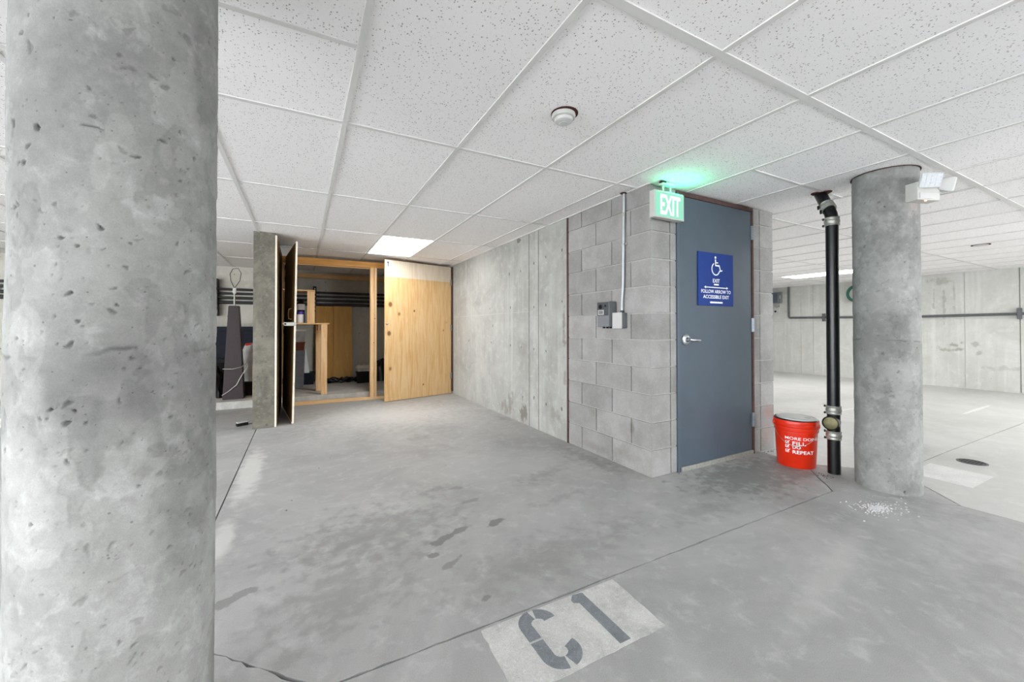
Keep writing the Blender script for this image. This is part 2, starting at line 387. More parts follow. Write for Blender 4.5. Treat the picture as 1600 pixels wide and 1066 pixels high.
# ------------------------------------------------------------------ floor: slabs parted by open joints
root = MB().box(-7, 11.2, -6, 8.4, -.35, -.12).build('floor', 'joint'); tag(root, 'grey concrete garage floor cut into slabs by dark joints', kind='structure')
JX, JY, JX2, JY2 = -.43, 1.335, 3.56, 1.28
D = .43; DL = .49
def rough_line(a, b, amp, step=.03):
    a = Vector(a); b = Vector(b); n = max(2, int((b - a).length / step)); nn = Vector((-(b - a).y, (b - a).x)).normalized(); out = []
    for i in range(n):
        p = a.lerp(b, i / n); out.append(tuple(p + nn * (random.uniform(-amp, amp) if i else 0)))
    return out
def slab(poly, mat, rough=0, label=None):
    pts = []
    for i, p in enumerate(poly):
        q = poly[(i + 1) % len(poly)]
        near = max(abs(p[0]), abs(q[0])) < 4.2 and max(abs(p[1]), abs(q[1])) < 9 and (Vector(p) - Vector(q)).length < 6
        pts += rough_line(p, q, rough if near else 0, .035) if near and rough else [p]
    def zz(x): return 0.0
    mb = MB().prism(pts, -.12, 0)
    return mb.build('slab', mat, root)
g = .004
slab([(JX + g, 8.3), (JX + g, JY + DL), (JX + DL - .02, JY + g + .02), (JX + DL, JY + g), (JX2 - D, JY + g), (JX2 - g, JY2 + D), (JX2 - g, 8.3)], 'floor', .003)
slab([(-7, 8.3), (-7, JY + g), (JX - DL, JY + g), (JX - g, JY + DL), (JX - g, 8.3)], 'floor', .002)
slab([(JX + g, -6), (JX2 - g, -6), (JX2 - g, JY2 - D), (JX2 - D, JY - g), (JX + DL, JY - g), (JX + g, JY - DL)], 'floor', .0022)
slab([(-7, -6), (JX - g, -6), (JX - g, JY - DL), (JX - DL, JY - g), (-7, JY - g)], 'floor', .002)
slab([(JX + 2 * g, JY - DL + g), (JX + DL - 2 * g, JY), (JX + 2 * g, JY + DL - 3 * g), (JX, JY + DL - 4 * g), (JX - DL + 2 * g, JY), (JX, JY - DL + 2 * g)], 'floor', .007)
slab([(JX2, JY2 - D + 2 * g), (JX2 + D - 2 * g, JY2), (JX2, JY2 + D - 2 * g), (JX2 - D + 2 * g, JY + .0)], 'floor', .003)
def sloped(poly_near, y0, y1):
    """flat to x = 5, then falling 6 cm towards the far wall"""
    mb = MB()
    mb.prism(poly_near, -.12, 0)
    xs = [5, 11.15]; zs = [0, -.062]
    mb.hexa([(5, y0, -.2), (11.15, y0, -.2), (11.15, y1, -.2), (5, y1, -.2), (5, y0, 0), (11.15, y0, -.062), (11.15, y1, -.062), (5, y1, 0)])
    return mb.build('slab', 'floor_right', root)
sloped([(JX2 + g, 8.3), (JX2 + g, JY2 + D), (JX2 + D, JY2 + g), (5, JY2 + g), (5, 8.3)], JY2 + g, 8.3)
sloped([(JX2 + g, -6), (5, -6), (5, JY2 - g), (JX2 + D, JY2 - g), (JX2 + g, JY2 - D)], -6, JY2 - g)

# raised curb slab of the storage bay along the back wall
cb = MB().box(-7, 2.24, 6.5, 8.2, 0, .1).build('trim_1', 'curb'); tag(cb, 'raised concrete curb slab under the storage bays at the back wall', kind='structure')

# ------------------------------------------------------------------ walls
wb = MB().box(-7, 2.24, 8.2, 8.4, 0, 2.7).build('wall_back', 'wall_back'); tag(wb, 'shaded grey concrete back wall behind the storage bays', kind='structure')
wr = MB().box(2.24, 2.5, 3.09, 8.2, 0, 2.7).build('wall_right', 'wall'); tag(wr, 'pale board-marked concrete wall beside the parking bay', kind='structure')
for y, z0, z1 in ((3.802, 0, H), (3.604, 0, H), (5.02, 0, H), (4.42, 0, H), (5.7, 0, H)):
    wd = .0035 if y < 4 else .002
    MB().box(2.2375, 2.25, y - wd, y + wd, z0, z1).build('form_seam', 'wall_plain' if y > 4 else 'pier', wr)
MB().box(2.2385, 2.25, 3.81, 6.4, 1.272, 1.277).build('form_seam', 'wall_plain', wr)
for (y, z) in [(3.70, .33), (3.70, .86), (3.70, 1.32), (3.70, 1.8), (3.46, .3), (3.46, .85), (3.46, 1.33), (3.46, 1.83), (3.95, .3), (3.98, .87), (4.25, .88), (4.25, 1.34), (4.28, 1.75), (4.0, 1.75), (3.18, .3), (3.17, 1.35), (3.17, 1.85), (4.8, .9), (4.85, 1.35), (4.75, 1.12), (5.6, .9)]:
    T = frame_mat((2.2395, y, z), (0, 1, 0), (0, 0, 1))
    T = T @ Matrix.Rotation(random.uniform(-.3, .3), 4, 'Z')
    T = Matrix(T); mb = MB(); r = random.uniform(.006, .011)
    mb.prism([(r * math.cos(2 * PI * i / 12) * random.uniform(.7, 1.1), 1.9 * r * math.sin(2 * PI * i / 12) * random.uniform(.8, 1.1)) for i in range(12)], -.002, .003, T)
    mb.build('tie_hole', 'pier', wr)
MB().box(2.236, 2.5, 3.066, 3.09, 0, H).build('joint_sealant', 'rust', wr)
wf = MB().box(11.1, 11.3, -6, 8.4, -.1, 2.7).build('wall_far', 'wall_far'); tag(wf, 'far pale concrete wall across the garage with rust streaks', kind='structure')
for y in (2.585, 1.93, 5.1, 5.37, 3.9, 4.6):
    MB().box(11.094, 11.12, y - .004, y + .004, -.05, H).build('form_seam', 'pier' if y < 2.2 else 'wall_plain', wf)
MB().box(11.095, 11.12, -3, 6.4, 1.256, 1.262).build('form_seam', 'wall_plain', wf)

o = MB().box(-7, 3.4, -6.2, -6, -.1, 2.7).box(8, 11.3, -6.2, -6, -.1, 2.7).build('wall_front', 'wall_plain'); tag(o, 'plain concrete wall behind the viewer beside the daylit opening', kind='structure')
o = MB().box(3.79, 11.1, 8.2, 8.4, -.1, 2.7).build('wall_rear', 'wall_far'); tag(o, 'concrete end wall of the right-hand garage bay behind the stairwell', kind='structure')
o = MB().box(-7.2, -7, 3.8, 8.4, 0, 2.7).build('wall_left', 'wall_plain'); tag(o, 'concrete side wall closing the far left storage bay', kind='structure')
# stairwell of concrete blocks
ws = MB().box(2.248, 2.512, 2.068, 3.066, 0, H).box(3.462, 3.782, 2.068, 2.2, 0, H).box(2.5, 3.79, 2.15, 8.2, 0, H).build('wall_stairwell', 'mortar')
tag(ws, 'grey concrete block stairwell corner with the steel exit door', kind='structure')
def block(x0, x1, y0, y1, z0, z1):
    g = .0045
    j = [random.uniform(-.0012, .0012) for _ in range(6)]
    mb = MB().box(x0, x1, y0, y1, z0 + g + j[0], min(z1, H + .003) - g + j[1], bev=.0018)
    mb.build('block', 'cmu', ws)
for r in range(11):
    z0 = r * .2; z1 = min(z0 + .2, H + .004); e = .0045
    if r % 2 == 0:
        block(2.24, 2.44 - e, 2.06, 2.47 - e, z0, z1)
        block(2.24, 2.30, 2.47 + e, 2.865 - e, z0, z1)
        block(2.24, 2.30, 2.865 + e, 3.064, z0, z1)
    else:
        block(2.24, 2.44 - e, 2.06, 2.257 - e, z0, z1)
        block(2.24, 2.30, 2.257 + e, 2.667 - e, z0, z1)
        block(2.24, 2.30, 2.667 + e, 3.064, z0, z1)
    block(2.44 + e, 2.506, 2.0605, 2.13, z0, z1)
    block(3.477, 3.583 - e, 2.0605, 2.15, z0, z1)
    block(3.583 + e, 3.785, 2.0595, 2.26, z0, z1)

# ------------------------------------------------------------------ ceiling grid
cl = MB().box(-7, 11.3, -6, 8.4, 2.45, 2.7).build('ceiling', 'wall_plain'); tag(cl, 'suspended white acoustic tile ceiling in a T-bar grid', kind='structure')
X0, PX, Y0, PY = .192, .612, .957, 1.222
TZ0, TZ1 = 2.146, 2.162
kx = range(-6, 18); ky = range(-1, 6)
LIGHTS = {(1, 3), (14, 2), (-5, 1), (7, 3), (9, 4), (11, 3), (14, -1), (11, -1)}  # panels behind the stairwell and right out of frame added to brighten that bay
def in_stair(x0, x1, y0, y1): return x0 > 2.2 and x1 < 3.95 and y0 > 2.0
tile_cache = {}
def tile(x0, x1, y0, y1):
    key = (round(x1 - x0, 3), round(y1 - y0, 3))
    cx, cy = (x0 + x1) / 2, (y0 + y1) / 2
    if key not in tile_cache:
        o = MB().box(-key[0] / 2, key[0] / 2, -key[1] / 2, key[1] / 2, TZ0, TZ1, bev=.0015).build('ceiling_tile', 'tile', cl)
        tile_cache[key] = o
    else:
        o = tile_cache[key].copy(); COL.objects.link(o)
    o.location = (cx, cy, random.uniform(0, .0012))
    return o
lights = []
for i in kx:
    for j in ky:
        x0, x1 = X0 + i * PX, min(X0 + (i + 1) * PX, 11.09); y0, y1 = Y0 + j * PY, min(Y0 + (j + 1) * PY, 8.19)
        if x1 - x0 < .05: continue
        if (i, j) in LIGHTS: lights.append((x0, x1, y0, y1)); continue
        if in_stair(x0, x1, y0, y1): continue
        if (i, j) in ((-1, 0), (5, 0), (4, 0)):
            ym = (y0 + y1) / 2; tile(x0, x1, y0, ym - .0); tile(x0, x1, ym, y1)
            MB().box(x0, x1, ym - .012, ym + .012, 2.1415, 2.146).build('t_bar', 'tbar', cl)
        else: tile(x0, x1, y0, y1)
for i in range(-6, 19):
    x = X0 + i * PX
    if x < 11.1:
        if 2.3 < x < 3.7: MB().box(x - .012, x + .012, -.3, 2.07, H, 2.146).build('t_bar', 'tbar', cl)
        else: MB().box(x - .012, x + .012, -.3, 8.2, H, 2.146).build('t_bar', 'tbar', cl)
for j in range(-1, 6):
    y = Y0 + j * PY; hw = .017 if j == 0 else .012
    if y > 2.07:
        MB().box(-3.5, 2.24, y - hw, y + hw, H - .0007, 2.1455).build('t_bar', 'tbar', cl)
        MB().box(3.79, 11.1, y - hw, y + hw, H - .0007, 2.1455).build('t_bar', 'tbar', cl)
    else: MB().box(-3.5, 11.1, y - hw, y + hw, H - .0007, 2.1455).build('t_bar', 'tbar', cl)
# wall angle along the walls
MB().box(2.222, 2.24, 2.06, 8.2, H - .001, 2.146).build('wall_angle', 'tbar', cl)
MB().box(11.08, 11.1, -.3, 8.2, H - .001, 2.146).build('wall_angle', 'tbar', cl)
# the rest of the ceiling, never in view: plain boards joined
mb = MB()
mb.box(-7, -3.5, -6, 8.2, TZ0, TZ1); mb.box(-3.5, 11.1, -6, -.28, TZ0, TZ1)
o = mb.build('ceiling_board', 'tile', cl); o['kind'] = 'stuff'
wheres = {(1, 3): 'glowing square ceiling light panel above the plywood storage doors', (14, 2): 'bright ceiling light panel seen behind the black drain pipe',
          (-5, 1): 'ceiling light panel left of the big near column, out of frame', (7, 3): 'unseen ceiling light panel added behind the stairwell block', (9, 4): 'unseen ceiling light panel added in the far corner behind the stairwell', (11, 3): 'unseen ceiling light panel added beside the far wall behind the stairwell', (14, -1): 'added ceiling light panel by the far wall, out of frame at right', (11, -1): 'added ceiling light panel over the right-hand lane, out of frame',}
def ceiling_light(x0, x1, y0, y1, label):
    t = thing('ceiling_light', label, 'light', ((x0 + x1) / 2, (y0 + y1) / 2, 2.146), 'recessed ceiling light panels')
    MB().box(x0 + .014, x1 - .014, y0 + .014, y1 - .014, 2.146, 2.150).build('diffuser', 'panel', t)
    MB().box(x0, x1, y0, y1, 2.152, 2.22).build('housing', 'white', t)
    return t
for (x0, x1, y0, y1) in lights:
    i = round((x0 - X0) / PX); j = round((y0 - Y0) / PY)
    ceiling_light(x0, x1, y0, y1, wheres[(i, j)])
for n, (x, y) in enumerate(((-1.0, -2.2), (2.0, -2.6), (5.6, -2.4), (-4.5, 4.6))):
    o = ceiling_light(x, x + .6, y, y + 1.2, ['ceiling light panel behind the viewer at left', 'ceiling light panel behind the viewer in the aisle', 'ceiling light panel behind the viewer at right', 'ceiling light panel over the far left bay'][n])
    for c in o.children: c.matrix_parent_inverse = Matrix.Translation(-Vector(o['_at']) + Vector((0, 0, -.006)))

# ------------------------------------------------------------------ round columns (board-free tube forms, pitted)
def vnoise(rng, nt, nz, gt, gz):
    g = rng.random((gz + 2, gt)).astype('f'); u = np.linspace(0, gt, nt, endpoint=False); v = np.linspace(0, gz, nz)
    ui = u.astype(int); vi = v.astype(int); fu = u - ui; fv = v - vi; fu = fu * fu * (3 - 2 * fu); fv = (fv * fv * (3 - 2 * fv))[:, None]
    a = g[vi][:, ui]; b = g[vi][:, (ui + 1) % gt]; c = g[vi + 1][:, ui]; d = g[vi + 1][:, (ui + 1) % gt]
    return (a * (1 - fu) + b * fu) * (1 - fv) + (c * (1 - fu) + d * fu) * fv
def fbm(rng, nt, nz, gt, gz, octs=4):
    s = 0; a = 1; tot = 0
    for k in range(octs):
        s = s + a * vnoise(rng, nt, nz, gt * 2 ** k, gz * 2 ** k); tot += a; a *= .55
    return s / tot
def column(cx, cy, r, nt, nz, seed, label, holes, joint_z, marks=(), patches=(), lumps=0):
    rng = np.random.default_rng(seed)
    th = np.arange(nt) * 2 * PI / nt; zz = np.linspace(0, H + .03, nz)
    TH, ZZ = np.meshgrid(th, zz); S = TH * r
    disp = (fbm(rng, nt, nz, 6, 10) - .5) * .006 + (fbm(rng, nt, nz, 40, 70, 3) - .5) * .0012
    tone = 1 + (fbm(rng, nt, nz, 5, 8, 5) - .5) * .5 + (fbm(rng, nt, nz, 60, 110, 3) - .5) * .24 + (rng.random((nz, nt)) - .5) * .05
    n3 = fbm(rng, nt, nz, 10, 16, 6)
    m = np.clip((n3 - .60) / .010, 0, 1); tone += .13 * m; disp += m * .0012          # pale skins of paste
    n4 = fbm(rng, nt, nz, 8, 12, 5)
    m = np.clip((n4 - .60) / .010, 0, 1); tone -= .12 * m; disp -= m * .0012          # where the skin came off
    def near(t0, z0, R):
        dz = int(R / (zz[1] - zz[0])) + 2; dt = int(R / (r * 2 * PI / nt)) + 2
        zi = int(np.clip(z0 / (zz[1] - zz[0]), 0, nz - 1)); ti = int(t0 / (2 * PI / nt))
        zs = np.arange(max(0, zi - dz), min(nz, zi + dz + 1)); ts = np.arange(ti - dt, ti + dt + 1)
        ds = ((ts * 2 * PI / nt) - t0) * r
        return np.ix_(zs, ts % nt), ds[None, :], (zz[zs] - z0)[:, None]
    def pit(t0, z0, a, b, rot, depth, dark):
        R = max(a, b) * 1.6; ix, ds, dz = near(t0 % (2 * PI), z0, R)
        u = ds * math.cos(rot) + dz * math.sin(rot); v = -ds * math.sin(rot) + dz * math.cos(rot)
        an = np.arctan2(v / b, u / a); ph = rng.uniform(0, 6.3, 3)
        q = ((u / a) ** 2 + (v / b) ** 2) * (1 + .38 * np.sin(2 * an + ph[0]) + .3 * np.sin(3 * an + ph[1]) + .22 * np.sin(5 * an + ph[2]))
        k = np.clip((1.05 - q) * 2.2, 0, 1); disp[ix] -= depth * k; tone[ix] *= 1 - dark * k * np.clip(.65 + .5 * dz / R, .3, 1)  # shade inside the pit painted into the tone, stronger on its upper side
        rim = np.clip(1 - abs(q - 1.6) / .6, 0, 1); tone[ix] *= 1 + .07 * rim
    for _ in range(holes):
        a = float(rng.gamma(1.3, .0009)) + .0010; b = a * rng.uniform(.6, 1.0)
        pit(rng.uniform(0, 2 * PI), rng.uniform(.02, H - .02), a, b, rng.uniform(0, PI), a * .7, rng.uniform(.35, .75))
    for _ in range(holes // 28):
        a = rng.uniform(.004, .009); b = a * rng.uniform(.35, .8)
        pit(rng.uniform(0, 2 * PI), rng.uniform(.02, H - .02), a, b, rng.uniform(-.6, .6), .004, rng.uniform(.2, .5))
    for (t0, z0, a, b, rot, dark) in marks: pit(t0, z0, a * .55, b * .5, rot, .006 if dark > .4 else .002, min(.85, dark * 1.15))
    wob = (fbm(rng, nt, nz, 9, 9, 4) - .5)
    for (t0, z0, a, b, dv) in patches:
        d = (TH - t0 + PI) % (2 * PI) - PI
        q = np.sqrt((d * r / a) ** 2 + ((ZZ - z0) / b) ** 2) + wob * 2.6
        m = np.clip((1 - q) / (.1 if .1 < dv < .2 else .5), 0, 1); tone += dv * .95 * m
    # cold joint between two lifts
    jl = joint_z + (vnoise(rng, nt, 1, 14, 1)[0] - .5) * .03 + (vnoise(rng, nt, 1, 50, 1)[0] - .5) * .008
    dz = ZZ - jl[None, :]
    brk = np.clip((vnoise(rng, nt, 1, 30, 1)[0] - .25) * 2, 0, 1)[None, :]
    disp -= .003 * np.exp(-(dz / .004) ** 2) * brk; tone *= 1 - .5 * np.exp(-(dz / .004) ** 2) * brk
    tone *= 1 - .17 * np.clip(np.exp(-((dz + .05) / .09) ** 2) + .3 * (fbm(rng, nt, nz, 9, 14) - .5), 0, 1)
    tone = np.clip(tone, .25, 1.6)
    R = r + disp
    co = np.stack([cx + R * np.cos(TH), cy + R * np.sin(TH), ZZ], -1).reshape(-1, 3)
    i = np.arange(nz - 1)[:, None] * nt; k = np.arange(nt)[None, :]; k2 = (k + 1) % nt
    F = np.stack([i + k, i + k2, i + nt + k2, i + nt + k], -1).reshape(-1, 4)
    me = bpy.data.meshes.new('column'); me.vertices.add(len(co)); me.vertices.foreach_set('co', co.astype('f').ravel())
    me.loops.add(F.size); me.loops.foreach_set('vertex_index', F.astype('i').ravel())
    me.polygons.add(len(F)); me.polygons.foreach_set('loop_start', np.arange(0, F.size, 4, dtype='i')); me.polygons.foreach_set('loop_total', np.full(len(F), 4, dtype='i'))
    me.update(calc_edges=True); me.polygons.foreach_set('use_smooth', [True] * len(F))
    at = me.attributes.new('tone', 'FLOAT', 'POINT'); at.data.foreach_set('value', tone.astype('f').ravel())
    me.validate(); me.update()
    o = link('concrete_column', me, 'col'); tag(o, label, 'column')
    return o
def onlcol(px, py, cx, cy, r):
    """photo pixel -> angle, height on the column it shows"""
    d = AR * ((px - 800) / 617.85) - AU * ((py - 506.94) / 617.85) + AF
    a = d.x ** 2 + d.y ** 2; b = -2 * (d.x * cx + d.y * cy); c = cx * cx + cy * cy - r * r
    k = (-b - math.sqrt(max(0, b * b - 4 * a * c))) / (2 * a)
    return math.atan2(d.y * k - cy, d.x * k - cx), EYE + d.z * k
LC = (-.3815, 1.2925, .180); RC = (3.559, 1.197, .172)
def P(px, py): return onlcol(px, py, *LC)
lm = [(*P(145, 197), .018, .006, .0, .75), (*P(58, 199), .011, .012, .4, .6), (*P(22, 190), .007, .012, .2, .6), (*P(258, 221), .012, .006, -.3, .65), (*P(213, 245), .014, .007, .2, .65), (*P(47, 73), .012, .018, .0, .35), (*P(200, 48), .018, .012, .3, .3),
      (*P(272, 93), .006, .006, 0, .8), (*P(240, 120), .014, .008, -.3, .4), (*P(295, 62), .02, .022, 0, .35), (*P(158, 357), .008, .007, 0, .5), (*P(95, 371), .007, .007, 0, .5), (*P(120, 384), .007, .006, 0, .5), (*P(84, 319), .009, .009, 0, .4),
      (*P(110, 458), .007, .008, 0, .6), (*P(143, 475), .009, .006, 0, .4), (*P(182, 477), .006, .005, 0, .55), (*P(270, 15), .03, .02, .2, .2), (*P(116, 20), .015, .012, .1, .3), (*P(215, 375), .01, .007, 0, .3),
      (*P(80, 640), .006, .009, 0, .6), (*P(104, 662), .009, .012, -.5, .45), (*P(115, 642), .005, .005, 0, .55), (*P(50, 820), .005, .005, 0, .7), (*P(217, 760), .006, .006, 0, .65), (*P(130, 820), .009, .008, .4, .3), (*P(135, 858), .01, .016, .2, .3), (*P(175, 852), .008, .012, -.4, .3),
      (*P(125, 942), .024, .010, .35, .35), (*P(217, 970), .016, .016, 0, .3), (*P(38, 1044), .01, .014, -.3, .3), (*P(205, 1035), .007, .012, 0, .4), (*P(285, 895), .01, .016, -.4, .4), (*P(305, 885), .006, .014, -.3, .4), (*P(318, 898), .016, .005, .8, .45), (*P(105, 705), .02, .008, .1, .25), (*P(236, 704), .012, .009, -.5, .3), (*P(250, 740), .01, .014, -.4, .25)]
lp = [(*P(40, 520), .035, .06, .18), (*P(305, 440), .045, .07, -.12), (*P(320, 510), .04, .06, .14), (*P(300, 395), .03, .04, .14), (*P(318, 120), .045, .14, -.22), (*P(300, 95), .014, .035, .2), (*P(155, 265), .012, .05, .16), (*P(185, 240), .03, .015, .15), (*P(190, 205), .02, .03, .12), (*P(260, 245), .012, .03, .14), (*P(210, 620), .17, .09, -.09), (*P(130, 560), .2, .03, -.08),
      (*P(150, 1020), .7, .40, .42), (*P(330, 800), .04, .35, -.1), (*P(130, 320), .02, .04, .12), (*P(240, 130), .008, .02, .25)]  # wide foot patch: light on the column bottom painted into the tone
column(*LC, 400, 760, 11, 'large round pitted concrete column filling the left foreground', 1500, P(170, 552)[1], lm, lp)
def P(px, py): return onlcol(px, py, *RC)
rm = [(*P(1350, 385), .014, .007, .8, .6), (*P(1440 - 20, 470), .01, .012, 0, .4), (*P(1379, 553), .02, .016, .3, .4), (*P(1395, 620), .02, .03, 0, .4), (*P(1432, 616), .009, .018, .2, .4), (*P(1428, 648), .01, .008, 0, .6), (*P(1403, 582), .012, .018, -.5, .5), (*P(1371, 455), .016, .014, .0, .3), (*P(1420, 293), .012, .012, 0, .5), (*P(1382, 323), .01, .01, 0, .5), (*P(1432, 372), .01, .014, 0, .4), (*P(1350, 318), .014, .006, .6, .5)]
rp = [(*P(1425, 470), .05, .10, .14), (*P(1410, 500), .07, .06, -.14), (*P(1385, 505), .09, .08, -.08), (*P(1432, 560), .06, .3, .12), (*P(1375, 355), .05, .03, .12), (*P(1425, 445), .03, .04, .14), (*P(1400, 725), .2, .04, .08), (*P(1350, 640), .1, .25, .06), (*P(1400, 290), .2, .06, -.1)]
column(*RC, 230, 460, 23, 'round pitted concrete column at right carrying the emergency light', 1000, P(1390, 532)[1], rm, rp)
# dark open gap where the ceiling meets the right column
MB().lathe([(RC[2] + .008, 2.1395), (RC[2] + .008, 2.1445), (RC[2] - .02, 2.1445), (RC[2] - .02, 2.1395)], 48, Matrix.Translation((RC[0], RC[1], 0)), close=False).build('cut_edge', 'gap', cl)

# rectangular pier left of the storage locker
o = MB().box(-.465, -.2615, 5.09, 5.75, 0, H + .02, bev=.006).build('concrete_pier', 'pier'); tag(o, 'rough square concrete pier left of the open storage locker', 'column')

# ------------------------------------------------------------------ steel exit door
dr = thing('door_1', 'blue-grey steel exit door in the block stairwell', None, (2.98, 2.08, 0), kind='structure')
MB().box(2.535, 3.448, 2.055, 2.10, .012, 2.098, bev=.003).build('door_leaf', 'door', dr)
MB().box(2.506, 2.531, 2.048, 2.145, 0, 2.115, bev=.002).build('door_jamb', 'frame', dr)
MB().box(3.452, 3.476, 2.048, 2.145, 0, 2.115, bev=.002).build('door_jamb', 'rust', dr)
MB().box(2.506, 3.476, 2.05, 2.145, 2.101, 2.135, bev=.002).build('door_head', 'rust', dr)
MB().box(2.54, 3.445, 2.040, 2.056, .0, .035, bev=.003).build('threshold', 'dull', dr)
for z in (1.915, 1.114, .297):
    h = MB().box(3.437, 3.462, 2.040, 2.054, z - .06, z + .06, bev=.002)
    for k in range(5): h.lathe([(.008, -.0105), (.008, .0105)], 12, Matrix.Translation((3.450, 2.038, z - .046 + k * .023)))
    h.build('hinge', 'hinge', dr)
hd = MB().lathe([(.0, .0), (.043, 0), (.044, .006), (.034, .013), (.018, .016), (.018, .04), (.0, .04)], 32, frame_mat((2.60, 2.054, 1.0), (1, 0, 0), (0, 0, 1)), close=False).build('handle_rose', 'steel', dr, True)
MB().tube([(2.60, 2.024, 1.0), (2.60, 2.008, 1.0), (2.615, 2.0, .998), (2.65, 1.998, .995), (2.69, 2.0, .993), (2.712, 2.008, .992)], [.013, .013, .0125, .011, .010, .008], 12).build('lever', 'steel', hd, True)

# accessible-exit sign on the door
sg = thing('wall_sign', 'blue accessible exit sign with white wheelchair symbol on the steel door', 'sign', (2.963, 2.054, 1.48))
MB().box(2.741, 3.183, 2.046, 2.054, 1.268, 1.694, bev=.0015).build('sign_plate', 'blue', sg)
SX0, SZ0 = 2.741, 1.268
def ST(x, z): return frame_mat((SX0 + .442 * x, 2.0458, SZ0 + .426 * z), (1, 0, 0), (0, 0, 1))   # x to the right, z up, normal towards the viewer
# symbol
T = ST(.5, .724) @ Matrix.Diagonal((.78, .78, 1, 1))
mb = MB()
mb.disc((-.012, .105), .013, T, .001, 20)
mb.stroke([(-.012, .085), (-.010, .022), (.052, .022)], .017, 0, .001, T)
mb.stroke([(-.012, .052), (.030, .052)], .011, 0, .001, T)
mb.stroke([(.048, .024), (.070, -.034), (.098, -.024)], .013, 0, .001, T)
arc = [(-.008 + .062 * math.cos(a), -.014 + .062 * math.sin(a)) for a in np.linspace(math.radians(118), math.radians(345), 28)]
mb.stroke(arc, .011, 0, .001, T)
mb.build('wheelchair_symbol', 'print', sg)
text('lettering', 'EXIT', .04, 'print', sg, ST(.5, .474), .0004, width=.085, height=.030)
MB().box(-.029, .029, -.006, .006, 0, .001, ST(.5, .402)).build('braille_strip', 'print', sg)
T = ST(.5, .345)
MB().box(-.135, .135, -.0035, .0035, 0, .001, T).prism([(-.15, 0), (-.13, -.011), (-.13, .011)], 0, .001, T).prism([(.15, 0), (.13, .011), (.13, -.011)], 0, .001, T).build('arrow', 'print', sg)
text('lettering', 'FOLLOW ARROW TO', .04, 'print', sg, ST(.5, .268), .0003, width=.37, height=.028)
text('lettering', 'ACCESSIBLE EXIT', .04, 'print', sg, ST(.5, .168), .0003, width=.325, height=.028)
MB().box(-.078, .078, -.0065, .0065, 0, .001, ST(.5, .062)).build('braille_strip', 'print', sg)

# illuminated EXIT sign hanging from the ceiling at the corner
ex = thing('exit_sign', 'lit green EXIT sign hanging from the ceiling at the stairwell corner', 'sign', (2.335, 1.99, 2.14))
MB().box(2.182, 2.489, 1.972, 2.018, 1.874, 2.066, bev=.004).build('housing', 'offwhite', ex)
MB().box(2.192, 2.480, 1.9695, 1.973, 1.884, 2.057).build('face', 'exitface', ex)
text('lettering', 'EXIT', .16, 'exitletters', ex, frame_mat((2.342, 1.969, 1.970), (1, 0, 0), (0, 0, 1)), .003, width=.205, height=.142)
MB().box(2.27, 2.40, 1.975, 2.015, 2.118, 2.1395, bev=.003).box(2.29, 2.30, 1.99, 2.0, 2.066, 2.12).box(2.365, 2.375, 1.99, 2.0, 2.066, 2.12).build('canopy', 'offwhite', ex)
MB().box(2.262, 2.305, 1.972, 2.0, 2.130, 2.1398).build('cover_plate', 'black', ex)
MB().box(2.31, 2.48, 1.976, 1.982, 2.0655, 2.069).build('lamp_slot', 'exitglow', ex)
ld = bpy.data.lights.new('sign_lamp', 'AREA'); ld.shape = 'RECTANGLE'; ld.size = .22; ld.size_y = .03; ld.energy = .75; ld.color = (.03, 1, .42)
lo = bpy.data.objects.new('sign_lamp', ld); COL.objects.link(lo); lo.parent = ex
lo.matrix_local = Matrix.Translation((.05, -.035, -.09)) @ Vector((0, .55, -1)).to_track_quat('Z', 'Y').to_matrix().to_4x4()

# card reader / detector box, junction box, conduit on the block wall
t = thing('gas_detector', 'dark grey boxy detector unit mounted on the block wall', 'device', (2.24, 2.48, 1.2))
MB().box(2.155, 2.235, 2.412, 2.55, 1.10, 1.302, bev=.005).build('housing', 'grey', t)
MB().box(2.150, 2.156, 2.416, 2.546, 1.19, 1.298, bev=.002).build('front_cover', 'dgrey', t)
MB().box(2.21, 2.24, 2.425, 2.57, 1.12, 1.29, bev=.003).build('back_plate', 'dgrey', t)
T = frame_mat((2.1495, 2.506, 1.262), (0, -1, 0), (0, 0, 1))
MB().lathe([(.019, -.001), (.019, .004), (.012, .005), (.010, .001), (0, .001)], 24, T, close=False).build('speaker_grille', 'black', t)
MB().lathe([(.009, -.001), (.009, .003), (0, .004)], 16, frame_mat((2.1495, 2.447, 1.268), (0, -1, 0), (0, 0, 1)), close=False).build('indicator', 'black', t)
MB().box(2.1485, 2.151, 2.465, 2.535, 1.196, 1.236).build('label_plate', 'offwhite', t)
MB().box(2.1478, 2.149, 2.475, 2.525, 1.203, 1.229).build('label_print', 'grey', t)
for y in (2.435, 2.475, 2.515): MB().lathe([(.010, -.014), (.011, 0)], 14, Matrix.Translation((2.195, y, 1.101))).build('cable_gland', 'black', t)
t = thing('junction_box', 'white square junction box under the vertical conduit', 'box', (2.24, 2.35, 1.15))
MB().box(2.185, 2.24, 2.298, 2.398, 1.088, 1.208, bev=.004).build('box_body', 'grey', t)
MB().box(2.179, 2.186, 2.296, 2.400, 1.086, 1.210, bev=.002).build('box_cover', 'white', t)
for (y, z) in ((2.306, 1.098), (2.39, 1.098), (2.306, 1.198), (2.39, 1.198)): MB().lathe([(.004, 0), (.003, .002)], 10, frame_mat((2.179, y, z), (0, -1, 0), (0, 0, 1))).build('screw', 'dull', t)
MB().box(2.20, 2.235, 2.396, 2.411, 1.12, 1.15).build('nipple', 'dgrey', t)
t = thing('conduit', 'thin grey vertical conduit running up the block wall to the ceiling', 'pipe', (2.22, 2.32, 1.21))
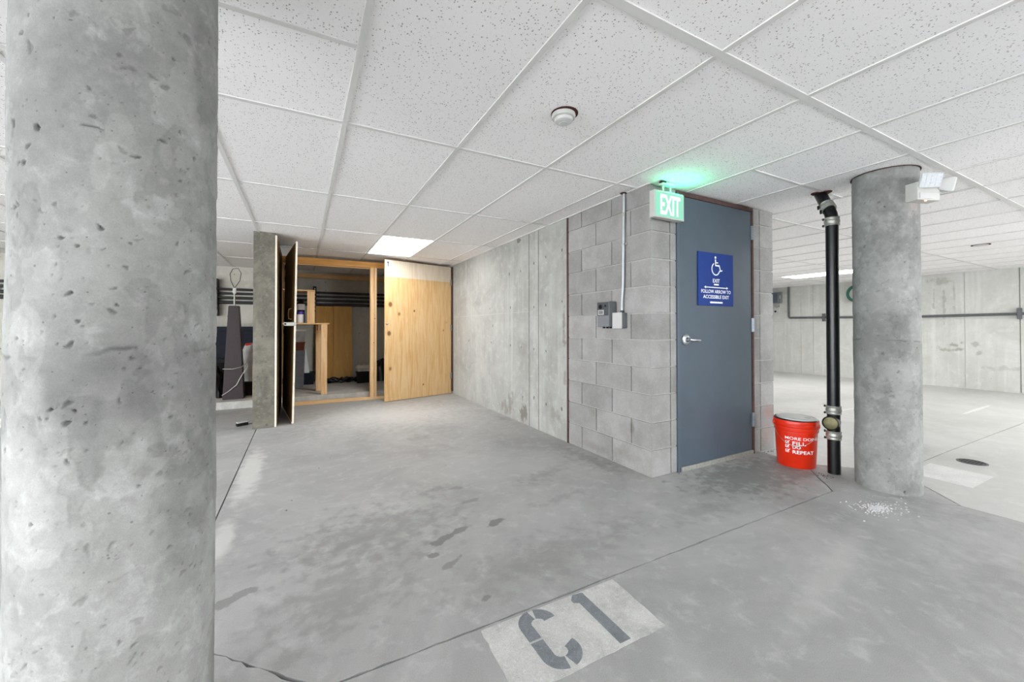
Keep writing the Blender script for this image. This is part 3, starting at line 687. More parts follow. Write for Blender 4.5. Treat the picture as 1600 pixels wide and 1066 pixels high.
MB().tube([(2.222, 2.335, 1.222), (2.222, 2.334, 1.30), (2.222, 2.322, 1.42), (2.222, 2.315, 1.75), (2.222, 2.308, H)], .0105, 12).build('tube', 'conduit', t, True)
MB().lathe([(.016, 0), (.016, .016), (.013, .022)], 16, Matrix.Translation((2.222, 2.335, 1.206))).build('coupling', 'dgrey', t)
MB().lathe([(.014, 0), (.014, .03)], 16, Matrix.Translation((2.222, 2.3115, 1.96))).build('coupling', 'dull', t)
MB().box(2.226, 2.24, 2.29, 2.345, 1.735, 1.755, bev=.002).tube([(2.226, 2.30, 1.745), (2.209, 2.305, 1.745), (2.209, 2.325, 1.745), (2.226, 2.33, 1.745)], .004, 6).build('strap', 'dull', t)
MB().lathe([(.026, H - .002), (.026, H + .002)], 18, Matrix.Translation((2.215, 2.308, 0))).build('ceiling_hole', 'gap', t)

# ------------------------------------------------------------------ black drain pipe
dp = thing('drain_pipe', 'black cast-iron drain pipe with clamps between bucket and right column', 'pipe', (3.527, 1.492, 0))
px, py = 3.527, 1.492
def clamp(c, ax, name='clamp'):
    c = Vector(c); ax = Vector(ax).normalized(); u = ax.cross(Vector((.3, -.9, .1))).normalized(); T = frame_mat(c, u, ax.cross(u))
    mb = MB(); 
    mb.lathe([(.040, -.031), (.047, -.031), (.049, -.026), (.0465, -.023), (.0465, -.010), (.049, -.006), (.049, .006), (.0465, .010), (.0465, .023), (.049, .026), (.047, .031), (.040, .031)], 28, T, close=False)
    o = mb.build(name, 'dull', dp, True)
    side = Vector((-.39, .92, 0)); side = (side - ax * side.dot(ax)).normalized(); fw = ax.cross(side)
    for k in (-.025, .025):
        p = c + ax * k + side * .052
        MB().tube([p - fw * .016, p + fw * .016], .007, 8).build('screw', 'black', o)
    return o
MB().tube([(px, py, 0), (px, py, .28)], .040, 28).build('pipe_section', 'blackpipe', dp, True)
MB().tube([(px, py, .28), (px, py, .47)], .0405, 28).build('cleanout_tee', 'blackpipe', dp, True)
MB().tube([(px, py, .47), (px, py, 1.90)], .040, 28).build('pipe_section', 'blackpipe', dp, True)
path = [(px, py, 1.90), (px + .003, py + .006, 1.94), (px + .011, py + .019, 1.977), (px + .022, py + .036, 2.01), (px + .042, py + .066, 2.065), (px + .078, py + .118, 2.165)]
MB().tube(path, .040, 28).build('elbow', 'blackpipe', dp, True)
clamp((px, py, .285), (0, 0, 1)); clamp((px, py, .474), (0, 0, 1)); clamp((px, py, 1.888), (0, 0, 1)); clamp((px + .022, py + .036, 2.012), (.38, .58, 1.0))
nv = Vector((-.985, -.17, 0)); T = frame_mat(Vector((px, py, .385)), nv.cross(Vector((0, 0, 1))) * -1, Vector((0, 0, 1)))
T = Matrix(((0, 0, nv.x, px), (0, 0, nv.y, py), (0, 0, 0, .385), (0, 0, 0, 1))); u = Vector((0, 0, 1)).cross(nv)
T = Matrix(((u.x, 0, nv.x, px), (u.y, 0, nv.y, py), (0, 1, 0, .385), (0, 0, 0, 1)))
cl_o = MB().lathe([(.044, .0), (.044, .055), (.050, .058), (.052, .085), (.046, .088), (.044, .082)], 28, T, close=False).build('cleanout_hub', 'blackpipe', dp, True)
MB().lathe([(.044, .07), (.044, .083), (.040, .085), (0, .085)], 28, T, close=False).build('cleanout_plug', 'brass', cl_o, True)
# ragged ceiling opening
pts = [(.058 * math.cos(2 * PI * i / 14) * random.uniform(.75, 1.25) + px + .06, .058 * math.sin(2 * PI * i / 14) * random.uniform(.75, 1.25) + py + .095) for i in range(14)]
MB().prism(pts, 2.1375, 2.1465).build('ceiling_hole', 'gap', dp)

# ------------------------------------------------------------------ orange-red bucket
bc = Vector((3.496, 1.735, 0)); bk = thing('bucket', 'orange-red plastic bucket with white lettering beside the exit door', 'bucket', tuple(bc))
BH = .365; RB, RT = .128, .146
def br(z): return RB + (RT - RB) * z / BH
prof = [(0, .006), (.118, .006), (.118, 0), (RB - .003, 0), (RB, .004), (br(.275), .275), (br(.275) + .006, .277), (br(.28) + .006, .284), (br(.285) + .001, .287), (br(.305) + .001, .305), (br(.31) + .007, .307), (br(.315) + .007, .315), (br(.32) + .001, .318), (br(.335) + .001, .335), (br(.34) + .006, .337), (RT + .006, .358), (RT + .003, BH), (RT - .003, BH), (RT - .004, .34), (RB - .004, .012), (0, .012)]
MB().lathe(prof, 64, Matrix.Translation(bc), close=False).build('bucket_body', 'red', bk, True)
MB().lathe([(RT - .012, BH - .008), (RT + .001, BH + .001), (RT - .001, BH + .007), (RT - .016, BH + .006)], 64, Matrix.Translation(bc), close=False).build('lid_gasket', 'black', bk, True)
T = Matrix.Translation(bc + Vector((.006, -.006, BH - .002))) @ Matrix.Rotation(math.radians(1.5), 4, Vector((1, 1, 0)))
lid = MB().lathe([(0, 0), (RT - .010, .002), (RT - .006, .009), (RT - .010, .016), (RT - .022, .018), (RT - .028, .013), (.04, .016), (0, .017)], 64, T, close=False).build('lid', 'white', bk, True)
MB().lathe([(.022, .014), (.022, .021), (.018, .022), (0, .022)], 24, T @ Matrix.Translation((.03, -.06, 0)), close=False).build('lid_spout', 'offwhite', lid, True)
fa = math.atan2(-bc.y, -bc.x)          # direction of the viewer from the bucket
# wire handle hanging down at the front
a0, a1 = fa - 1.42, fa + 1.42
pts = []
for i in range(33):
    s = i / 32; a = a1 + (a0 - a1) * s; z = .325 - .148 * math.sin(PI * s) ** .9
    rr = br(z) + .006 + .002
    pts.append((bc.x + rr * math.cos(a), bc.y + rr * math.sin(a), z))
MB().tube(pts, .0018, 6).build('wire_handle', 'dull', bk, True)
MB().tube(pts[14:19], .0055, 10).build('handle_grip', 'white', bk, True)
for a in (a0, a1): MB().lathe([(.016, -.004), (.016, .01), (.010, .012)], 14, frame_mat((bc.x + br(.325) * math.cos(a), bc.y + br(.325) * math.sin(a), .325), (-math.sin(a), math.cos(a), 0), (0, 0, 1))).build('handle_ear', 'red', bk)
def wrap(me, a_c, z_c):
    n = len(me.vertices); co = np.empty(n * 3, 'f'); me.vertices.foreach_get('co', co); co = co.reshape(-1, 3)
    z = z_c + co[:, 1]; r = RB + (RT - RB) * z / BH + .0012 + co[:, 2]; a = a_c + co[:, 0] / .138
    me.vertices.foreach_set('co', np.stack([bc.x + r * np.cos(a), bc.y + r * np.sin(a), z], -1).astype('f').ravel()); me.update()
def wtext(s, x_left, z, h, wid, bold):
    me = text_mesh(s, h, bold, .0004); n = len(me.vertices); co = np.empty(n * 3, 'f'); me.vertices.foreach_get('co', co); co = co.reshape(-1, 3)
    d = co[:, :2].max(0) - co[:, :2].min(0); co[:, 0] *= wid / d[0]; co[:, 1] *= h / d[1]; co[:, 0] += x_left + wid / 2
    me.vertices.foreach_set('co', co.ravel()); wrap(me, fa, z); return link('lettering', me, 'print', bk)
# x runs to the right as seen by the viewer (increasing angle)
wtext('MORE DOING', -.072, .232, .022, .245, .0001)
wtext('FILL', -.022, .196, .026, .088, .0003)
wtext('DO', -.022, .165, .024, .052, .0003)
wtext('REPEAT', -.022, .128, .026, .15, .0003)
def wshape(mb, zc, name):
    me = bpy.data.meshes.new(name); mb.bm.to_mesh(me); mb.bm.free(); wrap(me, fa, zc); return link(name, me, 'print', bk)
for z in (.197, .166, .130):
    mb = MB(); I = Matrix.Identity(4)
    sq = [(-.070, -.010), (-.048, -.010), (-.048, .010), (-.070, .010)]
    for a, b in zip(sq, sq[1:] + sq[:1]): mb.stroke([a, b], .003, 0, .0005, I)
    mb.stroke([(-.066, .002), (-.060, -.006), (-.040, .016)], .005, 0, .0008, I)
    wshape(mb, z, 'tick_box')

# ------------------------------------------------------------------ emergency light on the right column
em = thing('emergency_light', 'white twin-head emergency light on top of the right column', 'light', (3.56, 1.02, 2.03))
nrm = Vector((-.34, -.94, 0)).normalized(); uu = Vector((0, 0, 1)).cross(nrm).normalized()     # uu: to the viewer's right
c0 = Vector((RC[0], RC[1], 0)) + nrm * (RC[2])
c0 = c0 + uu * .035
T = Matrix(((uu.x, 0, nrm.x, c0.x), (uu.y, 0, nrm.y, c0.y), (0, 1, 0, 1.955), (0, 0, 0, 1)))
MB().box(-.085, .085, -.055, .06, -.012, .062, T, bev=.006).build('housing', 'offwhite', em)
MB().box(-.072, .072, -.048, -.01, .02, .068, T, bev=.004).build('battery_cover', 'white', em)
def head(off, aim, roll=0):
    c = T @ Vector(off); d = Vector(aim).normalized(); r = d.cross(Vector((0, 0, 1))).normalized(); u = r.cross(d); r, u = r * math.cos(roll) + u * math.sin(roll), u * math.cos(roll) - r * math.sin(roll)
    Th = Matrix(((r.x, u.x, d.x, c.x), (r.y, u.y, d.y, c.y), (r.z, u.z, d.z, c.z), (0, 0, 0, 1)))
    mb = MB(); P8 = []
    for (s, z) in ((.030, -.05), (.056, .03)):
        P8.append([(Th @ Vector((a * s, b * s * .85, z))) for a, b in ((-1, -1), (1, -1), (1, 1), (-1, 1))])
    mb.hexa(P8[0] + P8[1])
    bmesh.ops.bevel(mb.bm, geom=list(mb.bm.edges), offset=.006, segments=2, affect='EDGES')
    h = mb.build('lamp_head', 'white', em)
    MB().box(-.049, .049, -.041, .041, .026, .034, Th, bev=.003).build('lens', 'lens', h)
    rib = MB()
    for k in range(5): rib.box(-.046 + k * .023 - .0015, -.046 + k * .023 + .0015, -.038, .038, .033, .036, Th)
    for k in range(4): rib.box(-.045, .045, -.033 + k * .022 - .0015, -.033 + k * .022 + .0015, .033, .036, Th)
    rib.build('lens_ribs', 'lens', h)
    return h
head((-.02, .062, .075), (-.80, -.58, -.22), .12)
head((.115, .050, .06), (.62, -.72, -.12), -.25)
MB().lathe([(.006, 0), (.005, .005), (0, .006)], 12, T @ Matrix.Translation((-.012, -.053, .052)) @ Matrix.Rotation(PI / 2, 4, 'X'), close=False).build('status_lamp', 'redled', em)

# ------------------------------------------------------------------ smoke detector and ceiling ring
def detector(x, y, label):
    t = thing('smoke_detector', label, 'detector', (x, y, H + .006))
    T = Matrix.Translation((x, y, H + .005)) @ Matrix.Rotation(PI, 4, 'X')
    MB().lathe([(0, -.001), (.066, -.001), (.066, .003), (.06, .004), (0, .004)], 40, T, close=False).build('cut_hole', 'gap', t)
    b = MB().lathe([(0, 0), (.057, 0), (.059, .010), (.056, .020), (.046, .024)], 40, T @ Matrix.Translation((-.004, -.004, .003)), close=False).build('base', 'offwhite', t, True)
    MB().lathe([(.046, .022), (.043, .036), (.030, .044), (.022, .044), (.020, .046), (0, .047)], 40, T @ Matrix.Translation((-.004, -.004, .003)), close=False).build('sensor_head', 'white', t, True)
detector(1.140, 1.588, 'white round smoke detector on the ceiling tile above the bay')
t = thing('sprinkler_cover', 'round flush sprinkler cover in the ceiling at far right', 'cover', (7.62, 1.63, H + .004))
MB().lathe([(.085, H - .004), (.085, H + .003), (.066, H + .003), (.066, H - .002)], 32, Matrix.Translation((7.62, 1.63, 0)), close=False).build('cut_hole', 'gap', t)
MB().lathe([(0, H - .010), (.064, H - .010), (.066, H - .004), (.066, H + .004)], 32, Matrix.Translation((7.62, 1.63, 0)), close=False).build('cover_plate', 'white', t, True)

# ------------------------------------------------------------------ pipes on the back wall, far wall services
def wall_pipe(z, r, lab):
    o = MB().tube([(-6.9, 8.155, z), (2.2, 8.155, z)], r, 12).build('wall_pipe', 'darkpipe', None, True)
    tag(o, lab, 'pipe', 'dark pipes along the back wall')
for z, r, lab in ((1.752, .021, 'topmost of the four dark pipes along the shaded back wall'), (1.682, .021, 'second dark pipe from the top on the shaded back wall'), (1.608, .024, 'third dark pipe from the top on the shaded back wall'), (1.532, .028, 'lowest of the four dark pipes along the shaded back wall')): wall_pipe(z, r, lab)
def rail(x, z0, z1, lab):
    o = MB().box(x - .028, x + .028, 8.10, 8.198, z0, z1)
    t = thing('slotted_rail', lab, 'bracket', (x, 8.1, z0)); o.build('rail', 'black', t)
    n = int((z1 - z0) / .075)
    for k in range(n): MB().box(x - .009, x + .009, 8.097, 8.101, z0 + .03 + k * .075, z0 + .055 + k * .075).build('slot', 'dull', t)
rail(.212, 1.40, 1.86, 'black slotted pipe rail on the wall above the shelf unit'); rail(-1.26, 1.30, 1.92, 'black slotted pipe rail behind the large left column')

fp = thing('wall_conduit', 'dark bent conduit pipe running along the far wall', 'pipe', (11.05, 5.6, 1.35))
MB().tube([(11.06, 5.63, H + .0), (11.06, 5.63, 1.375), (11.06, 5.615, 1.352), (11.06, 5.59, 1.347), (11.06, 3.2, 1.315), (11.06, 1.8, 1.33), (11.06, -3, 1.36)], .024, 10).build('tube', 'greypipe', fp, True)
for y in (4.86, 1.93, 3.4): MB().box(11.03, 11.1, y - .025, y + .025, 1.24, 1.43, bev=.004).build('strap', 'greypipe', fp)
t = thing('disconnect_box', 'grey electrical box on the far wall beside the stairwell', 'box', (11.1, 5.95, 1.85))
MB().box(10.98, 11.1, 5.80, 6.02, 1.735, 2.02, bev=.008).build('box_body', 'grey', t)
MB().box(10.972, 10.982, 5.86, 6.01, 1.75, 2.0, bev=.004).build('box_cover', 'frame', t)
MB().box(10.95, 10.99, 5.79, 5.80, 1.85, 1.93).build('switch_handle', 'dull', t)
t = thing('wall_outlet', 'small pale outlet plate under the grey box on the far wall', 'outlet', (11.1, 5.92, 1.53))
MB().box(11.06, 11.1, 5.86, 6.0, 1.46, 1.60, bev=.005).build('cover_plate', 'white', t)
MB().lathe([(.026, 0), (.026, .01), (0, .011)], 18, frame_mat((11.06, 5.955, 1.52), (0, -1, 0), (0, 0, 1)), close=False).build('socket', 'black', t)
MB().lathe([(.045, 0), (.045, .05), (.03, .06), (0, .06)], 18, frame_mat((11.09, 5.91, 1.67), (0, -1, 0), (0, 0, 1)), close=False).build('bulkhead', 'dull', t)
hs = thing('hose_coil', 'green hose coiled on the far wall behind the right column', 'hose', (11.06, 4.24, 1.7))
for k, (r, ofs) in enumerate(((.165, 0), (.15, .02), (.172, .035))):
    MB().tube([(11.05 - .02 * k, 4.21 + r * math.cos(a), 1.85 + ofs * .3 + r * 1.05 * math.sin(a)) for a in np.linspace(0, 2 * PI, 40, endpoint=False)], .016, 8, closed=True).build('hose_loop', 'green', hs, True)
MB().box(11.03, 11.1, 4.19, 4.23, 1.97, 2.01).build('hook', 'dull', hs)

# ------------------------------------------------------------------ floor things
fd = thing('floor_drain', 'dark slotted floor drain in the pale floor at right', 'drain', (4.79, 1.085, 0))
T = Matrix.Translation((4.79, 1.085, 0))
MB().lathe([(.088, 0), (.088, .003), (.076, .004), (.074, .001)], 32, T, close=False).build('rim', 'greypipe', fd)
MB().lathe([(.075, .0005), (.075, .0012), (0, .0012)], 32, T, close=False).build('bowl', 'black', fd)
for k in range(7):
    y = -.060 + k * .020; w_ = math.sqrt(.074 ** 2 - y * y)
    MB().box(4.79 - w_, 4.79 + w_, 1.085 + y - .004, 1.085 + y + .004, .001, .004).build('grate_bar', 'darkpipe', fd)
o = MB().prism([(4.02, .91), (4.46, .905), (4.46, 1.235), (4.03, 1.235)], .0003, .0016).build('painted_patch', 'patch2'); tag(o, 'pale painted rectangle on the floor between right column and drain', 'floor marking')
st = thing('parking_number', 'worn white floor rectangle stencilled C1 in grey', 'floor marking', (.89, 1.17, 0))
mb = MB(); mb.prism(rough_line((.573, 1.318), (.562, 1.024), .003) + rough_line((.562, 1.024), (1.180, 1.022), .002) + rough_line((1.180, 1.022), (1.192, 1.318), .003) + [(1.192, 1.318)], .0003, .0014)
mb.build('painted_patch', 'patch', st)
# the C, three stencil strokes with bridges; the 1, one bar with a flag
CT = Matrix.Identity(4)
def arcp(cx, cy, rx, ry, a0, a1, n=12): return [(cx + rx * math.cos(math.radians(a)), cy + ry * math.sin(math.radians(a))) for a in np.linspace(a0, a1, n)]
MB().stroke(arcp(.774, 1.252, .050, .046, 0, 80), .048, .0012, .0022, CT).build('stencil_stroke', 'stencil', st)
MB().stroke(arcp(.774, 1.252, .050, .046, 96, 180) + [(.724, 1.188)], .048, .0012, .0022, CT).build('stencil_stroke', 'stencil', st)
MB().stroke([(.724, 1.180)] + arcp(.774, 1.108, .050, .046, 180, 264), .048, .0012, .0022, CT).build('stencil_stroke', 'stencil', st)
MB().stroke(arcp(.774, 1.108, .050, .046, 280, 385), .048, .0012, .0022, CT).build('stencil_stroke', 'stencil', st)
MB().prism([(.974, 1.038), (1.022, 1.038), (1.021, 1.310), (.975, 1.316), (.953, 1.292), (.953, 1.277), (.974, 1.266)], .0012, .0022).build('stencil_stroke', 'stencil', st)

# spilled salt in front of the right column
mb = MB()
for k in range(420):
    a = random.uniform(0, 2 * PI); q = abs(random.gauss(0, 1)); rx, ry = (.05, .028) if k < 300 else (.13, .06)
    x = 3.06 + rx * q * math.cos(a) * 1.0 + (.03 if k >= 300 else 0); y = 1.085 + ry * q * math.sin(a) * 1.3 - .5 * (x - 3.06) * .3
    r_ = random.uniform(.0016, .0042)
    if (Vector((x, y)) - Vector((RC[0], RC[1]))).length < .19: continue
    mb.hexa([(x - r_, y - r_, .0002), (x + r_, y - r_ * .8, .0002), (x + r_, y + r_, .0002), (x - r_ * .9, y + r_, .0002), (x - r_ * .6, y - r_ * .6, r_ * 1.2), (x + r_ * .5, y - r_ * .5, r_ * 1.3), (x + r_ * .6, y + r_ * .5, r_ * 1.1), (x - r_ * .5, y + r_ * .6, r_)])
o = mb.build('spilled_salt', 'salt'); tag(o, 'scatter of white salt grains on the floor before the right column', 'salt', kind='stuff')
mb = MB()
for k in range(70):
    x, y = random.choice([(3.40 + random.gauss(0, .03), 1.50 + random.gauss(0, .03)), (3.65 + random.gauss(0, .08), 2.03 - abs(random.gauss(0, .02))), (random.uniform(-.2, 3), random.uniform(1.5, 5))])
    if x > 2.2 and y > 2.04: continue
    r_ = random.uniform(.002, .005)
    mb.hexa([(x - r_, y - r_, .0002), (x + r_, y - r_ * .6, .0002), (x + r_ * .7, y + r_, .0002), (x - r_ * .9, y + r_, .0002), (x - r_ * .6, y - r_ * .6, r_ * .7), (x + r_ * .5, y - r_ * .5, r_ * .6), (x + r_ * .6, y + r_ * .5, r_ * .5), (x - r_ * .5, y + r_ * .6, r_ * .6)])
o = mb.build('floor_grit', 'curb'); o.data.materials[0] = M['dgrey']; tag(o, 'scattered dark grit and crumbs on the concrete floor', 'grit', kind='stuff')

# ------------------------------------------------------------------ storage locker: stud frame, doors, partition
lk = thing('storage_locker', 'open storage locker with pine stud frame and plywood doors beside the pier', 'locker', (1.0, 6.4, 0))
MB().box(-.24, 2.235, 6.36, 6.45, 0, .038, bev=.003).build('sill', 'lumberx', lk)
MB().box(-.24, 2.235, 6.38, 6.418, 2.02, 2.108, bev=.003).build('header', 'lumbero', lk)
MB().box(-.24, .93, 6.42, 6.458, 2.005, 2.04, bev=.003).build('header', 'lumberx', lk)
MB().box(-.24, 2.235, 8.155, 8.198, 2.015, 2.10, bev=.003).build('ledger', 'lumberx', lk)
for x0, x1 in ((.928, .983), (.987, 1.024), (2.195, 2.233)): MB().box(x0, x1, 6.365, 6.45, .038, 2.02, bev=.003).build('stud', 'lumber', lk)
MB().box(-.2595, -.244, 5.085, 6.44, .005, 2.12).build('partition_panel', 'plydark', lk)
MB().box(-.2605, -.2425, 5.075, 5.086, .005, 2.12).build('panel_edge', 'edge', lk)
MB().box(-.262, -.244, 6.46, 8.19, .1, 2.12).build('partition_panel', 'plydark', lk)
def door(hinge, free, z0, z1, name, mat, tilt=0):
    h = Vector((hinge[0], hinge[1], 0)); f = Vector((free[0], free[1], 0)); u = (f - h).normalized(); n = Vector((0, 0, 1)).cross(u); L = (f - h).length
    T = Matrix(((u.x, n.x, tilt, h.x), (u.y, n.y, 0, h.y), (0, 0, 1, 0), (0, 0, 0, 1)))
    o = MB().box(.006, L, -.009, .009, z0, z1, T, bev=.0015).build(name, mat, lk)
    return o, T, L
# right door, half open, its face to the viewer
d1, T, L = door((2.215, 6.335), (1.076, 6.02), .008, 2.108, 'door', 'ply')
MB().box(.012, L - .0015, .0085, .0105, 1.855, 2.106, T).build('pale_strip', 'plypale', d1)
MB().box(L - .092, L - .012, .0104, .0116, 1.985, 2.095, T).build('number_card', 'print', d1)
Tn = T @ Matrix(((-1, 0, 0, L - .052), (0, 0, 1, .0117), (0, 1, 0, 2.042), (0, 0, 0, 1)))
MB().prism([(-.006, -.04), (.010, -.04), (.010, .04), (-.002, .04), (-.022, .024), (-.022, .010), (-.006, .018)], 0, .001, Tn).build('number', 'ink', d1)
MB().lathe([(.016, 0), (.016, .012), (.006, .018), (0, .018)], 18, T @ Matrix(((1, 0, 0, L - .035), (0, 0, 1, .009), (0, -1, 0, 1.155), (0, 0, 0, 1))), close=False).build('lock_boss', 'dull', d1)
for z in (.3, 1.1, 1.85): MB().box(-.01, .03, .004, .012, z - .05, z + .05, T).build('hinge', 'dull', d1)
MB().box(2.222, 2.238, 6.30, 6.37, .04, 2.108).build('jamb_strip', 'rust', lk)
# left door, folded back nearly edge-on
d2, T, L = door((-.228, 6.395), (-.085, 5.175), .004, 2.09, 'door', 'plydark', .016)
MB().box(L - .0005, L + .003, -.0095, .0095, .004, 2.09, T).build('door_edge', 'edge', d2)
MB().box(.006, L, -.0125, .0105, -.002, .010, T @ Matrix.Translation((0, 0, .003))).build('bottom_edge', 'edge', d2)
for z in (.35, 1.05, 1.78, 1.95): MB().box(-.02, .035, -.013, -.004, z - .035, z + .035, T).build('hinge', 'black', d2)
MB().box(L - .010, L + .006, -.115, .012, 1.118, 1.160, T, bev=.004).build('hasp', 'dull', d2)
MB().lathe([(.010, 0), (.010, .012), (0, .013)], 14, T @ Matrix(((0, 0, 1, L + .006), (1, 0, 0, -.098), (0, 1, 0, 1.14), (0, 0, 0, 1))), close=False).build('hasp_stud', 'black', d2)
MB().tube([T @ Vector(q) for q in ((L - .33, -.010, 1.20), (L - .33, -.035, 1.205), (L - .33, -.04, 1.26), (L - .33, -.035, 1.325), (L - .33, -.010, 1.33))], .006, 8).build('pull_handle', 'lumber', d2, True)

# shelf bench in the locker
sh = thing('shelf_bench', 'pine board shelf bench standing inside the open storage locker', 'shelf', (.1, 6.8, .1))
MB().box(-.24, .372, 6.54, 7.05, 1.148, 1.170, bev=.002).build('shelf_board', 'lumberx', sh)
MB().box(.257, .340, 6.545, 6.583, .1, 1.148, bev=.003).build('leg', 'lumber', sh)
MB().box(.20, .29, 6.96, 6.998, .1, 1.148, bev=.003).build('leg', 'lumber', sh)
MB().box(.22, .258, 6.60, 6.96, 1.06, 1.148, bev=.003).build('side_rail', 'lumber', sh)
MB().box(.072, .173, 6.62, 6.64, 1.170, 1.645, bev=.002).build('upright', 'lumber', sh)
MB().box(-.24, .178, 6.60, 7.0, 1.645, 1.662, bev=.002).build('top_board', 'lumberx', sh)

def bottle(name, x, y, z, prof, label, cat, bodymat, capmat, capz):
    t = thing(name, label, cat, (x, y, z)); Tm = Matrix.Translation((x, y, z))
    MB().lathe([p for p in prof if p[1] <= capz], 24, Tm).build('body', bodymat, t, True)
    MB().lathe([p for p in prof if p[1] >= capz], 24, Tm).build('cap', capmat, t, True)
    return t
bottle('jar', -.02, 6.72, 1.1705, [(.045, 0), (.048, .006), (.048, .12), (.045, .128), (.046, .130), (.047, .165), (.043, .172)], 'white jar with purple cap on the upper shelf behind the left plywood door', 'jar', 'paper', 'purple', .129)
t = thing('spray_can', 'black container with white label standing behind the purple-capped jar', 'container', (-.01, 6.86, 1.17))
MB().lathe([(.05, .001), (.052, .006), (.052, .30), (.035, .33), (.03, .36)], 24, Matrix.Translation((-.01, 6.86, 1.17))).build('body', 'black', t, True)
MB().lathe([(.0527, .20), (.0527, .29)], 24, Matrix.Translation((-.01, 6.86, 1.17)), close=False).build('label_band', 'paper', t)
for k, (n, z0, z1, x0, x1, m, lab) in enumerate((('storage_box', .72, .84, -.2, .03, 'sack', 'pale grey box high in the locker under the shelf board'), )):
    pass
def crate(name, x0, x1, y0, y1, z0, z1, m, lm, label, cat):
    t = thing(name, label, cat, ((x0 + x1) / 2, (y0 + y1) / 2, z0))
    h = z1 - z0; e = .012
    mb = MB(); mb.hexa([(x0 + e, y0 + e, z0), (x1 - e, y0 + e, z0), (x1 - e, y1 - e, z0), (x0 + e, y1 - e, z0), (x0, y0, z0 + h * .86), (x1, y0, z0 + h * .86), (x1, y1, z0 + h * .86), (x0, y1, z0 + h * .86)])
    mb.build('crate_body', m, t)
    MB().box(x0 - .008, x1 + .008, y0 - .008, y1 + .008, z0 + h * .86, z1, bev=.005).build('lid', lm, t)
    return t
crate('storage_bin', -.20, .20, 7.82, 8.1, .1, .305, 'navy', 'navy', 'dark navy lidded bin on the floor of the locker under the shelf', 'bin')
crate('stacked_box', -.22, .045, 7.55, 7.8, .1, .72, 'bluegrey', 'bluegrey', 'tall blue-grey box in the locker left of the white paper cone', 'box')
crate('stacked_box', -.22, .05, 7.55, 7.8, .72, .86, 'redbox', 'redbox', 'flat red-brown box on top of the tall blue-grey box in the locker', 'box')
crate('stacked_box', -.22, .06, 7.55, 7.8, .86, 1.07, 'sack', 'cloth', 'pale grey box uppermost of the stack under the shelf board', 'box')
t = MB().prism([(.045, 0), (.125, 0), (.068, .42), (.06, .42)], 0, .012, frame_mat((0, 7.86, .305), (1, 0, 0), (0, .08, 1))).build('paper_cone', 'paper'); tag(t, 'pointed white card sheet standing on the navy bin in the locker', 'card')

# two brown boards leaning on the back wall
def lean(x0, x1, zt, m, lab):
    o = MB().hexa([(x0, 7.98, .104), (x1, 7.98, .104), (x1, 8.0, .1), (x0, 8.0, .1), (x0, 8.10, zt), (x1, 8.10, zt), (x1, 8.118, zt), (x0, 8.118, zt)]).build('leaning_board', m); tag(o, lab, 'board')
lean(.225, .530, 1.50, 'brownboard2', 'left of two tall brown boards leaning on the locker back wall')
lean(.534, .845, 1.505, 'brownboard', 'right of two tall brown boards leaning on the locker back wall')

# crumpled heaps: a lumpy sheet draped over a base outline
def heap(name, x0, x1, y0, y1, z0, hfun, m, lab, cat, seed, nx=40, ny=16, parent=None):
    rg = np.random.default_rng(seed); n1 = rg.random((12, 40)); me = bpy.data.meshes.new(name); V = []; F = []
    def nz(u, v, fx, fy):
        a, b = u * fx, v * fy; i, j = int(a), int(b); fa_, fb_ = a - i, b - j
        g = lambda p, q: n1[q % 12][p % 40]
        return (g(i, j) * (1 - fa_) + g(i + 1, j) * fa_) * (1 - fb_) + (g(i, j + 1) * (1 - fa_) + g(i + 1, j + 1) * fa_) * fb_
    for j in range(ny + 1):
        for i in range(nx + 1):
            u, v = i / nx, j / ny
            prof = (1 - abs(2 * v - 1) ** 3) * min(1, min(u, 1 - u) * 14)
            hgt = hfun(u) * prof * (.55 + .75 * nz(u, v, 17, 5)) 
            V.append((x0 + (x1 - x0) * u, y0 + (y1 - y0) * v + (nz(u, v + .3, 23, 3) - .5) * .05, z0 + max(.0, hgt)))
    for j in range(ny):
        for i in range(nx):
            a = j * (nx + 1) + i; F.append((a, a + 1, a + nx + 2, a + nx + 1))
    b0 = len(V)
    V += [(v[0], v[1], z0) for v in V[:b0]]
    F += [(b0 + f[3], b0 + f[2], b0 + f[1], b0 + f[0]) for f in F]
    rim = [i for i in range(nx + 1)] + [(k + 1) * (nx + 1) + nx for k in range(ny)] + [ny * (nx + 1) + i for i in range(nx - 1, -1, -1)] + [k * (nx + 1) for k in range(ny - 1, 0, -1)]
    for a, b in zip(rim, rim[1:] + rim[:1]): F.append((b, a, b0 + a, b0 + b))
    me.from_pydata(V, [], F); me.update()
    o = link(name, me, m, parent, True); 
    if lab: tag(o, lab, cat)
    return o
heap('black_tarp', 1.17, 2.15, 7.72, 8.12, .1, lambda u: .34, 'tarp', 'heap of crumpled black plastic sheet at the locker back wall', 'sheet', 3)
ch = thing('cable_heap', 'low heap of coiled black cable at the foot of the brown boards', 'cable', (.65, 7.85, .1))
for k in range(7):
    cx = .38 + k * .085; r_ = random.uniform(.06, .09); pts = [(cx + r_ * math.cos(a) * 1.2, 7.86 + r_ * .7 * math.sin(a), .125 + .022 * k % .05 + .018 * math.sin(3 * a + k)) for a in np.linspace(0, 2 * PI, 26, endpoint=False)]
    MB().tube(pts, .021, 8, closed=True).build('cable_loop', 'tarp', ch, True)
fbk = thing('folded_blanket', 'pale folded blanket lying on the black sheet in the locker', 'blanket', (1.0, 7.78, .3))
heap('fold', .87, 1.14, 7.60, 7.86, .36, lambda u: .055, 'cloth', None, None, 8, 14, 10, fbk)
heap('fold', .90, 1.15, 7.60, 7.86, .31, lambda u: .055, 'cloth', None, None, 9, 14, 10, fbk)
